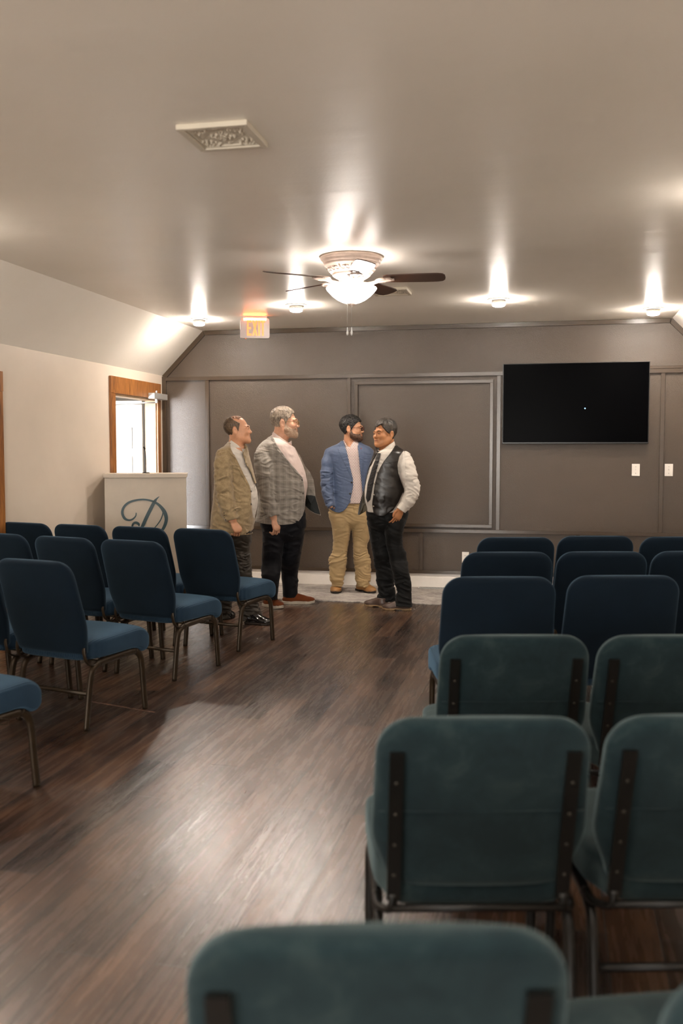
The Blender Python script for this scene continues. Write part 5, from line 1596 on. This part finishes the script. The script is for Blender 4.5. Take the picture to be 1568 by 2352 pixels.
Tr.mesh('trousers', HJ, PM['navy_t'], m.root)
shoe(m, m.G(648, 1399), m.G(606, 1391), .112, .072, PM['shoe_tan'], PM['sole_w'], m.root, sole=.026, laces=True)
shoe(m, m.G(723, 1386), m.G(647, 1387), .112, .076, PM['shoe_tan'], PM['sole_w'], m.root, sole=.026, laces=True)

# ------------------------------------------------------------------ man in the blue blazer
m = Man('blue', (800, 1363), 'person in a blue blazer, dotted shirt and khaki trousers, dark curly hair and beard')
m.root.location.z = 0.012
tor = m.rows([(505, 375, 600, 0.03, .060), (540, 325, 655, 0.02, .095), (580, 235, 735, 0.01, .115), (650, 205, 765, 0, .130), (750, 228, 760, 0, .140), (850, 255, 745, 0, .142), (950, 268, 732, 0, .140),
              (1050, 268, 722, 0, .138), (1150, 258, 712, 0, .138), (1250, 248, 706, 0, .140), (1330, 240, 704, 0, .142)], Z3)
hem = m.rows([(1380, 222, 700, 0, .150), (1450, 212, 690, 0, .152)], Z3)
arm = [(205, 655, -.02, 60), (182, 780, -.04, 72), (176, 920, -.05, 78), (178, 1050, -.06, 76), (186, 1180, -.09, 68), (205, 1290, -.12, 58), (232, 1370, -.14, 48)]
far = [(735, 655, .03, 66), (772, 800, .03, 72), (790, 1000, .03, 72), (785, 1200, .0, 62), (750, 1370, -.04, 48)]
hipr = m.rows([(1300, 262, 690, 0, .125), (1400, 205, 706, 0, .130), (1500, 212, 706, 0, .128), (1580, 250, 690, 0, .115)], Z3)
legL = m.rows([(10, 192, 484, -.01, .125), (60, 194, 484, -.01, .125), (130, 215, 482, -.01, .118), (220, 232, 462, -.01, .105), (320, 240, 446, -.01, .085), (420, 243, 425, 0, .080), (500, 228, 410, 0, .078), (590, 192, 404, 0, .076), (680, 200, 394, 0, .074), (770, 203, 378, 0, .070), (830, 208, 370, 0, .072), (865, 228, 368, 0, .066), (905, 236, 360, 0, .064)], Z5)
legR = m.rows([(10, 450, 690, .01, .125), (60, 456, 690, .01, .125), (130, 472, 688, .01, .118), (220, 474, 692, .01, .105), (320, 482, 694, .01, .085), (400, 490, 665, 0.01, .080), (500, 495, 672, .01, .078), (590, 503, 704, .01, .076), (680, 516, 700, .01, .074), (770, 524, 704, .01, .072), (830, 524, 704, .01, .070), (870, 538, 690, .01, .066), (915, 545, 688, .01, .064)], Z5)
hd = Head(m.P(*Z3(515, 335), 0.0), 74, pitch=2, k=1.06, fat=0.004); hd.skin = PM['skin3']
B = Field(); hd.build(B)
B.add(P_cap(m.P(*Z3(488, 400), 0.02), m.P(*Z3(486, 580), 0.03), .060, .068), .03)
B.add(P_loft(grown(tor[2:], -.022)), .03); chain(m, B, arm, Z3, 5.807, grow=-.018); chain(m, B, far, Z3, 5.807, grow=-.018)
B.add(P_loft(grown(hipr, -.02)), .03); B.add(P_loft(grown(legL, -.018)), .02); B.add(P_loft(grown(legR, -.018)), .02)
w1 = m.P(*Z3(250, 1350), -.085); hand(B, w1, (.25, .25, -.9), (.3, -.9, 0), side=-1, k=.92, curl=(15, 20, 20))
w2 = m.P(*Z3(748, 1395), -.04); hand(B, w2, (-.05, 0, -1), (-.2, -1, 0), side=1, curl=(25, 35, 25))
B.mesh('body', HB, PM['skin3'], m.root)
hd.eyes(m.root, PM['brow']); hd.glasses(m.root, PM['tort'], r=.022, rz=.019, th=.0020)
def rg(q):
    y, z = q[..., 1], q[..., 2]
    low = np.interp(y, [-.12, -.084, -.066, -.048, -.030, -.010, .002, .026, .036, .07, .11], [.12, .074, .066, .044, .020, -.020, .034, .034, -.030, -.075, -.092])
    return low - z
hd.shell('curly_hair', rg, .014, PM['hair3'], m.root, seed=12, lump=.0050, lscale=.013, strand=(1, 1, 1))
def rb(q):
    x, y, z = q[..., 0], q[..., 1], q[..., 2]
    up = np.interp(y, [-.12, -.085, -.06, -.03, -.005, .01], [-.040, -.040, -.050, -.044, -.010, .0])
    lips = np.sqrt((x / .020) ** 2 + ((z + .0575) / .0095) ** 2) - 1
    return np.maximum(np.maximum(z - up, y - .002), np.where(y < -.07, -lips * .008, -1))
hd.shell('beard', rb, .0026, PM['beard3'], m.root, seed=13, lump=.0014, lscale=.010)
Sh = Field(); Sh.add(P_cap(m.P(*Z3(487, 500), .03), m.P(*Z3(487, 600), .02), .064, .078), .03); Sh.add(P_loft(tor), .03)
Sh.mod(folds(.0025, 13, .05, .05)); Sh.mod(cut_below(m.P(*Z3(500, 1325))[2]))
zc = m.P(*Z3(490, 545))[2]
Sh.mod(lambda Dd, P: np.maximum(Dd, np.where(P[:, 1] < .02, P[:, 2] - zc + .030 - 1.6 * np.maximum(0, np.abs(P[:, 0] + .01) - .02), P[:, 2] - zc - .03)))
Sh.mesh('shirt', HJ, PM['shirt_dot'], m.root)
Cb = Field(); Cb.add(P_cap(m.P(*Z3(487, 470), .025), m.P(*Z3(487, 620), .0), .068, .092), .02)
patch(Cb, 'shirt_collar', m.poly([(392, 478), (402, 476), (445, 560), (500, 590), (560, 565), (580, 535), (590, 560), (585, 600), (545, 588), (520, 600), (470, 600), (440, 612)], Z3), -.004, .005, PM['shirt_dot'], m.root, ylim=.05)
J = Field(); J.add(P_loft(grown(tor[:-1], .012) + grown(hem, .004)), .02)
chain(m, J, arm, Z3, 5.807, k=.022, flat=True); chain(m, J, far, Z3, 5.807, k=.022, flat=True)
zel = m.P(*Z3(180, 1050))[2]
J.mod(folds(.0075, 23, .10, .022, lambda P: .35 + 1.1 * ((P[:, 0] < -.155) & (P[:, 2] < zel + .12))))
hz = hem[-1][2]
near = [(385, 500), (420, 560), (450, 690), (490, 860), (522, 1000), (527, 1080), (512, 1180), (488, 1285), (455, 1365), (400, 1425), (340, 1450)]
JM = Field(); JM.ops = list(J.ops)
hpoly = m.poly([(60, 1395), (195, 1392), (235, 1420), (290, 1445), (345, 1452), (395, 1430), (440, 1385), (470, 1330), (500, 1300), (640, 1300), (700, 1420), (900, 1420), (900, 1700), (60, 1700)], Z3)
JM.mod(carve(hpoly, .6))
JM.mod(carve(m.poly(near[:8] + [(500, 1330), (645, 1330), (652, 1180), (640, 1060), (622, 900), (604, 720), (588, 580), (600, 520), (600, 440), (378, 440)], Z3), .05))
JM.mesh('jacket', HJ, PM['blue'], m.root)
patch(J, 'lapel', m.poly([(372, 480), (398, 500), (425, 580), (455, 700), (492, 870), (522, 1000), (505, 985), (445, 870), (390, 760), (335, 640), (325, 610), (350, 575), (325, 560), (345, 520)], Z3), -.001, .0055, PM['blue'], m.root)
patch(J, 'lapel', m.poly([(586, 560), (600, 545), (650, 570), (672, 600), (672, 700), (655, 860), (640, 980), (625, 900), (606, 720)], Z3), -.001, .0055, PM['blue'], m.root)
patch(J, 'pocket_flap', m.poly([(248, 1132), (345, 1150), (340, 1200), (250, 1185)], Z3), -.001, .005, PM['blue'], m.root)
for px in ((508, 1050), (487, 1200)): button(m, m.root, px, Z3, J, PM['button'], .0100)
button(m, m.root, (633, 600), Z3, J, PM['enamel'], .008, name='lapel_pin')
Tr = Field(); Tr.add(P_loft(hips(hipr)), .03); Tr.add(P_loft(legL), .016); Tr.add(P_loft(legR), .016)
zk = m.P(*Z5(300, 520))[2]
Tr.mod(folds(.0105, 35, .12, .026, lambda P: .30 + .95 * np.clip((zk + .12 - P[:, 2]) / .15, 0, 1) + .4 * (P[:, 2] > .8)))
Tr.mesh('trousers', HJ, PM['khaki'], m.root)
patch(Tr, 'belt', m.poly([(450, 1284), (660, 1284), (660, 1318), (450, 1318)], Z3), .0, .006, PM['belt'], m.root, ylim=.05)
patch(Tr, 'fly', m.poly([(536, 1320), (548, 1320), (546, 1440), (536, 1450)], Z3), -.001, .003, PM['khaki'], m.root)
patch(Tr, 'belt_buckle', m.poly([(552, 1284), (588, 1284), (588, 1318), (552, 1318)], Z3), .006, .010, PM['gold'], m.root, ylim=.05)
shoe(m, m.G(770, 1367), m.G(775, 1351), .118, .100, PM['boot'], PM['sole_d'], m.root, sole=.018, rise=.02)
shoe(m, m.G(861, 1366), m.G(819, 1358), .108, .098, PM['boot'], PM['sole_d'], m.root, sole=.018, rise=.02, heel_block=.012)

# ------------------------------------------------------------------ man in the black leather vest
m = Man('vest', (900, 1398), 'person in a black leather vest, white shirt and black tie, hand in pocket')
tor = m.rows([(545, 845, 1095, 0.02, .062), (575, 835, 1140, 0.01, .100), (620, 825, 1200, 0, .150), (690, 805, 1215, 0, .170), (780, 772, 1205, 0, .178), (880, 738, 1200, 0, .180), (980, 712, 1205, 0, .182), (1080, 692, 1212, 0, .186),
              (1180, 680, 1210, 0, .188), (1270, 684, 1190, 0, .182), (1350, 700, 1170, 0, .172), (1430, 712, 1165, 0, .165)], Z3)
hem = m.rows([(1430, 706, 1150, 0, .176), (1485, 716, 1130, 0, .172)], Z3)
arm = [(1215, 700, -.09, 82), (1238, 830, -.14, 104), (1272, 960, -.17, 106), (1312, 1090, -.18, 98), (1308, 1180, -.19, 92), (1262, 1270, -.20, 84), (1205, 1355, -.20, 72)]
far = [(905, 700, .15, 85), (930, 900, .20, 90), (980, 1120, .22, 80), (960, 1330, .16, 62)]
hipr = m.rows([(1380, 712, 1240, 0, .150), (1450, 706, 1258, 0, .155), (1530, 716, 1240, 0, .145), (1610, 745, 1200, 0, .125)], Z3)
gL, gR = m.G(862, 1393), m.G(915, 1402)
legL = m.rows([(60, 664, 940, .05, .125), (130, 670, 936, .06, .122), (220, 686, 936, .07, .112), (330, 706, 945, .07, .098), (430, 722, 958, .07, .085), (530, 742, 972, .07, .082), (640, 762, 985, gL[1], .080), (760, 786, 992, gL[1], .078), (850, 786, 994, gL[1], .078), (930, 808, 1004, gL[1], .074), (1020, 800, 1010, gL[1], .076), (1085, 792, 1008, gL[1], .076)], Z5)
legR = m.rows([(60, 860, 1140, -.05, .13), (130, 872, 1128, -.06, .126), (220, 884, 1112, -.07, .115), (330, 900, 1102, -.07, .092), (410, 905, 1112, -.07, .088), (480, 925, 1146, -.07, .085), (580, 950, 1156, -.07, .083), (680, 975, 1170, gR[1], .082), (780, 1000, 1186, gR[1], .080), (870, 1012, 1206, gR[1], .078), (950, 1036, 1204, gR[1], .074), (1040, 1026, 1208, gR[1], .078), (1135, 1022, 1216, gR[1], .080)], Z5)
hd = Head(m.P(*Z3(946, 385), -.01), -52, pitch=2, k=1.04, fat=0.009); hd.skin = PM['skin4']
B = Field(); hd.build(B)
B.add(P_cap(m.P(*Z3(968, 450), 0.03), m.P(*Z3(985, 610), 0.03), .066, .075), .03)
B.add(P_loft(grown(tor[2:], -.022)), .03); chain(m, B, arm, Z3, 5.807, grow=-.018); chain(m, B, far, Z3, 5.807, grow=-.018)
B.add(P_loft(grown(hipr, -.02)), .03); B.add(P_loft(grown(legL, -.018)), .02); B.add(P_loft(grown(legR, -.018)), .02)
w1 = m.P(*Z3(1172, 1385), -.205); B.add(P_cap(m.P(*Z3(1200, 1355), -.20), w1, .030, .029), .01)
hand(B, w1, (-.42, .10, -.90), (-.80, -.50, .3), side=1, k=1.0, curl=(14, 22, 18), thumb=((0.02, 0.032, 0.002), (0.045, 0.050, -0.002), (0.068, 0.054, -0.004), (0.088, 0.050, -0.004)))
w2 = m.P(*Z3(950, 1380), .16); hand(B, w2, (-.1, -.1, -1), (-1, 0, 0), side=-1)
B.mesh('body', HB, PM['skin4'], m.root)
hd.eyes(m.root, PM['brow'])
def rg(q):
    x, y, z = q[..., 0], q[..., 1], q[..., 2]
    fr = .058 + .55 * np.abs(x + .01)   # fringe swept across the brow
    low = np.interp(y, [-.075, -.058, -.045, -.030, -.012, .002, .026, .036, .07, .11], [.062, .052, .030, .012, .0, .020, .028, -.035, -.072, -.085])
    low = np.where(y < -.06, np.minimum(fr, .085), low)
    return low - z
hd.shell('hair', rg, .014, PM['hair4'], m.root, seed=17, lump=.003, lscale=.02, bias=lambda q: .85 + .5 * np.clip((q[..., 2] - .05) / .05, 0, 1))
Sh = Field(); Sh.add(P_cap(m.P(*Z3(968, 540), .03), m.P(*Z3(985, 620), .02), .070, .080), .03); Sh.add(P_loft(tor), .03)
chain(m, Sh, arm, Z3, 5.807, k=.02, flat=True); chain(m, Sh, far, Z3, 5.807, k=.02, flat=True)
Sh.mod(folds(.0075, 14, .09, .028, lambda P: .25 + 1.0 * (P[:, 0] > .10)))
Sh.mod(cut_below(m.P(*Z3(1000, 1425))[2]))
cuff = m.P(*Z3(1178, 1392), -.20); cd = cuff - m.P(*Z3(1262, 1270), -.20); cd /= np.linalg.norm(cd)
_ab = above(m, Z3, (860, 630), (1095, 520))
Sh.mod(lambda Dd, P: np.where(np.abs(P[:, 0] - m.P(*Z3(975, 600))[0]) < .12, _ab(Dd, P), Dd))
Sh.mesh('shirt', HJ, PM['shirt_w'], m.root)
cu = Field(); cu.add(P_cap(m.P(*Z3(1225, 1325), -.20), m.P(*Z3(1172, 1392), -.205), .052, .047), .01)
cu.mod(lambda Dd, P: np.maximum(Dd, np.abs((P - m.P(*Z3(1195, 1362), -.20)) @ cd) - .036))
cu.mesh('shirt_cuff', .0045, PM['shirt_w'], m.root)
Cb = Field(); Cb.add(P_cap(m.P(*Z3(972, 500), .02), m.P(*Z3(978, 650), .0), .074, .100), .02)
patch(Cb, 'shirt_collar', m.poly([(1082, 482), (1094, 525), (1000, 620), (935, 672), (888, 622), (872, 625), (852, 650), (848, 605), (860, 590), (875, 612), (930, 590), (1010, 530)], Z3), -.004, .006, PM['shirt_w'], m.root, ylim=.1)
patch(Sh, 'tie', m.poly([(858, 640), (892, 645), (880, 700), (855, 800), (808, 980), (778, 1130), (755, 1260), (716, 1302), (696, 1240), (718, 1050), (775, 850), (832, 700)], Z3), .001, .007, PM['tie'], m.root)
patch(Cb, 'tie_knot', m.poly([(850, 618), (897, 622), (888, 668), (868, 680), (848, 650)], Z3), .0, .014, PM['tie'], m.root)
V = Field(); V.add(P_loft(grown(tor[:-1], .012) + grown(hem, .006)), .02)
V.mod(folds(.004, 24, .12, .05))
VM = Field(); VM.ops = list(V.ops)
VM.mod(carve(m.poly([(600, 1470), (700, 1330), (800, 1440), (850, 1482), (930, 1476), (1050, 1405), (1125, 1300), (1185, 1170), (1400, 1200), (1400, 1700), (500, 1700)], Z3), .6))
VM.mod(carve(m.poly([(1085, 500), (1088, 545), (1010, 650), (935, 745), (890, 820), (850, 905), (812, 1050), (790, 1200), (776, 1320), (796, 1445), (720, 1500), (672, 1320), (668, 1150), (690, 1000), (735, 850), (790, 740), (850, 640), (840, 560), (840, 440), (1070, 440)], Z3), .05))
# armhole on the near side
VM.mod(carve(m.poly([(1228, 590), (1175, 640), (1138, 690), (1112, 800), (1122, 905), (1165, 1030), (1200, 1110), (1400, 1110), (1400, 590)], Z3), .6))
VM.mesh('vest', HJ, PM['leather'], m.root)
patch(V, 'yoke_seam', m.poly([(905, 785), (1000, 770), (1118, 738), (1118, 744), (1000, 777), (905, 792)], Z3), -.001, .004, PM['leather'], m.root)
sheet('open_vest_lining', [m.P(*Z3(x, y), dy) for x, y, dy in [(668, 1160, -.02), (640, 1260, -.03), (615, 1360, -.03), (592, 1462, -.03), (612, 1468, -.03), (660, 1440, -.05), (715, 1400, -.06), (735, 1330, -.05), (700, 1300, -.03), (680, 1230, -.02)]], .006, PM['lining_v'], m.root)
sheet('open_vest_edge', [m.P(*Z3(x, y), dy) for x, y, dy in [(664, 1140, -.03), (630, 1260, -.04), (605, 1360, -.04), (588, 1462, -.04), (602, 1470, -.04), (622, 1400, -.045), (645, 1300, -.042), (674, 1165, -.035)]], .005, PM['leather'], m.root)
for px in ((845, 905), (812, 1048), (803, 1200), (799, 1352)): button(m, m.root, px, Z3, V, PM['snap'], .0075, name='snap')
Tr = Field(); Tr.add(P_loft(hips(hipr)), .03); Tr.add(P_loft(legL), .02); Tr.add(P_loft(legR), .02)
Tr.mod(folds(.009, 36, .12, .035, lambda P: .5 + .8 * (P[:, 2] < .45)))
Tr.mesh('trousers', HJ, PM['black_t'], m.root)
shoe(m, m.G(837, 1391), m.G(890, 1396), .100, .072, PM['shoe_brown'], PM['sole_tan'], m.root, sole=.018, heel_block=.010)
shoe(m, m.G(877, 1400), m.G(944, 1402), .104, .078, PM['shoe_brown'], PM['sole_tan'], m.root, sole=.018, heel_block=.010)
# ================================================================== LIGHT, WORLD, CAMERA
def set_emit(m, s): m.node_tree.nodes['Principled BSDF'].inputs['Emission Strength'].default_value = s
set_emit(M['bulb'], 76.0)
set_emit(M['bowl'], 4.2)
set_emit(M['exit_red'], 0.22)
set_emit(M['exit_glow'], 4.5)
# daylight coming through the hall window
ld = bpy.data.lights.new('daylight', 'AREA'); ld.shape = 'RECTANGLE'; ld.size = 2.0; ld.size_y = 3.2
ld.energy = 330; ld.color = (0.90, 0.95, 1.0)
lo_ = bpy.data.objects.new('daylight', ld); COL.objects.link(lo_)
lo_.location = (HX - 0.09, (WY0 + WY1) / 2, (WZ0 + WZ1) / 2)
lo_.rotation_euler = (0, math.radians(-90), 0)
# soft fill light added at the invented window behind the camera
ld = bpy.data.lights.new('front_fill_light', 'AREA'); ld.shape = 'RECTANGLE'; ld.size = 3.4; ld.size_y = 1.45; ld.energy = 40; ld.color = (1.0, 0.95, 0.88)
lo_ = bpy.data.objects.new('front_fill_light', ld); COL.objects.link(lo_); lo_.location = (-1.2, YB - 0.10, 1.52); lo_.rotation_euler = (math.radians(90), 0, 0)

w = bpy.data.worlds.new('world'); SC.world = w; w.use_nodes = True
bg = w.node_tree.nodes['Background']
sky = w.node_tree.nodes.new('ShaderNodeTexSky'); sky.sky_type = 'HOSEK_WILKIE'
sky.sun_direction = (0.3, 0.2, 0.9)
w.node_tree.links.new(sky.outputs[0], bg.inputs['Color']); bg.inputs['Strength'].default_value = 0.4

cam = bpy.data.cameras.new('camera'); co_ = bpy.data.objects.new('camera', cam); COL.objects.link(co_)
co_.location = (0, 0, EYE); co_.rotation_euler = (PI / 2 - PITCH, 0, YAW)
cam.sensor_fit = 'VERTICAL'; cam.sensor_height = 36; cam.sensor_width = 24; cam.lens = 36 * F_PX / 2352
cam.clip_start = 0.05; cam.clip_end = 60
cam.dof.use_dof = True; cam.dof.focus_distance = 8.9; cam.dof.aperture_fstop = 2.6
SC.camera = co_
SC.view_settings.view_transform = 'Standard'; SC.view_settings.look = 'None'
SC.view_settings.gamma = 1.0; SC.view_settings.use_curve_mapping = False
SC.view_settings.exposure = 2.98
SC.cycles.use_denoising = True
SC.cycles.max_bounces = 8; SC.cycles.diffuse_bounces = 4; SC.cycles.glossy_bounces = 4
SC.cycles.sample_clamp_indirect = 12.0; SC.cycles.caustics_reflective = True; SC.cycles.blur_glossy = 0.6; SC.cycles.caustics_refractive = False
SC.cycles.use_light_tree = True
SC.cycles.use_adaptive_sampling = True; SC.cycles.adaptive_threshold = 0.02
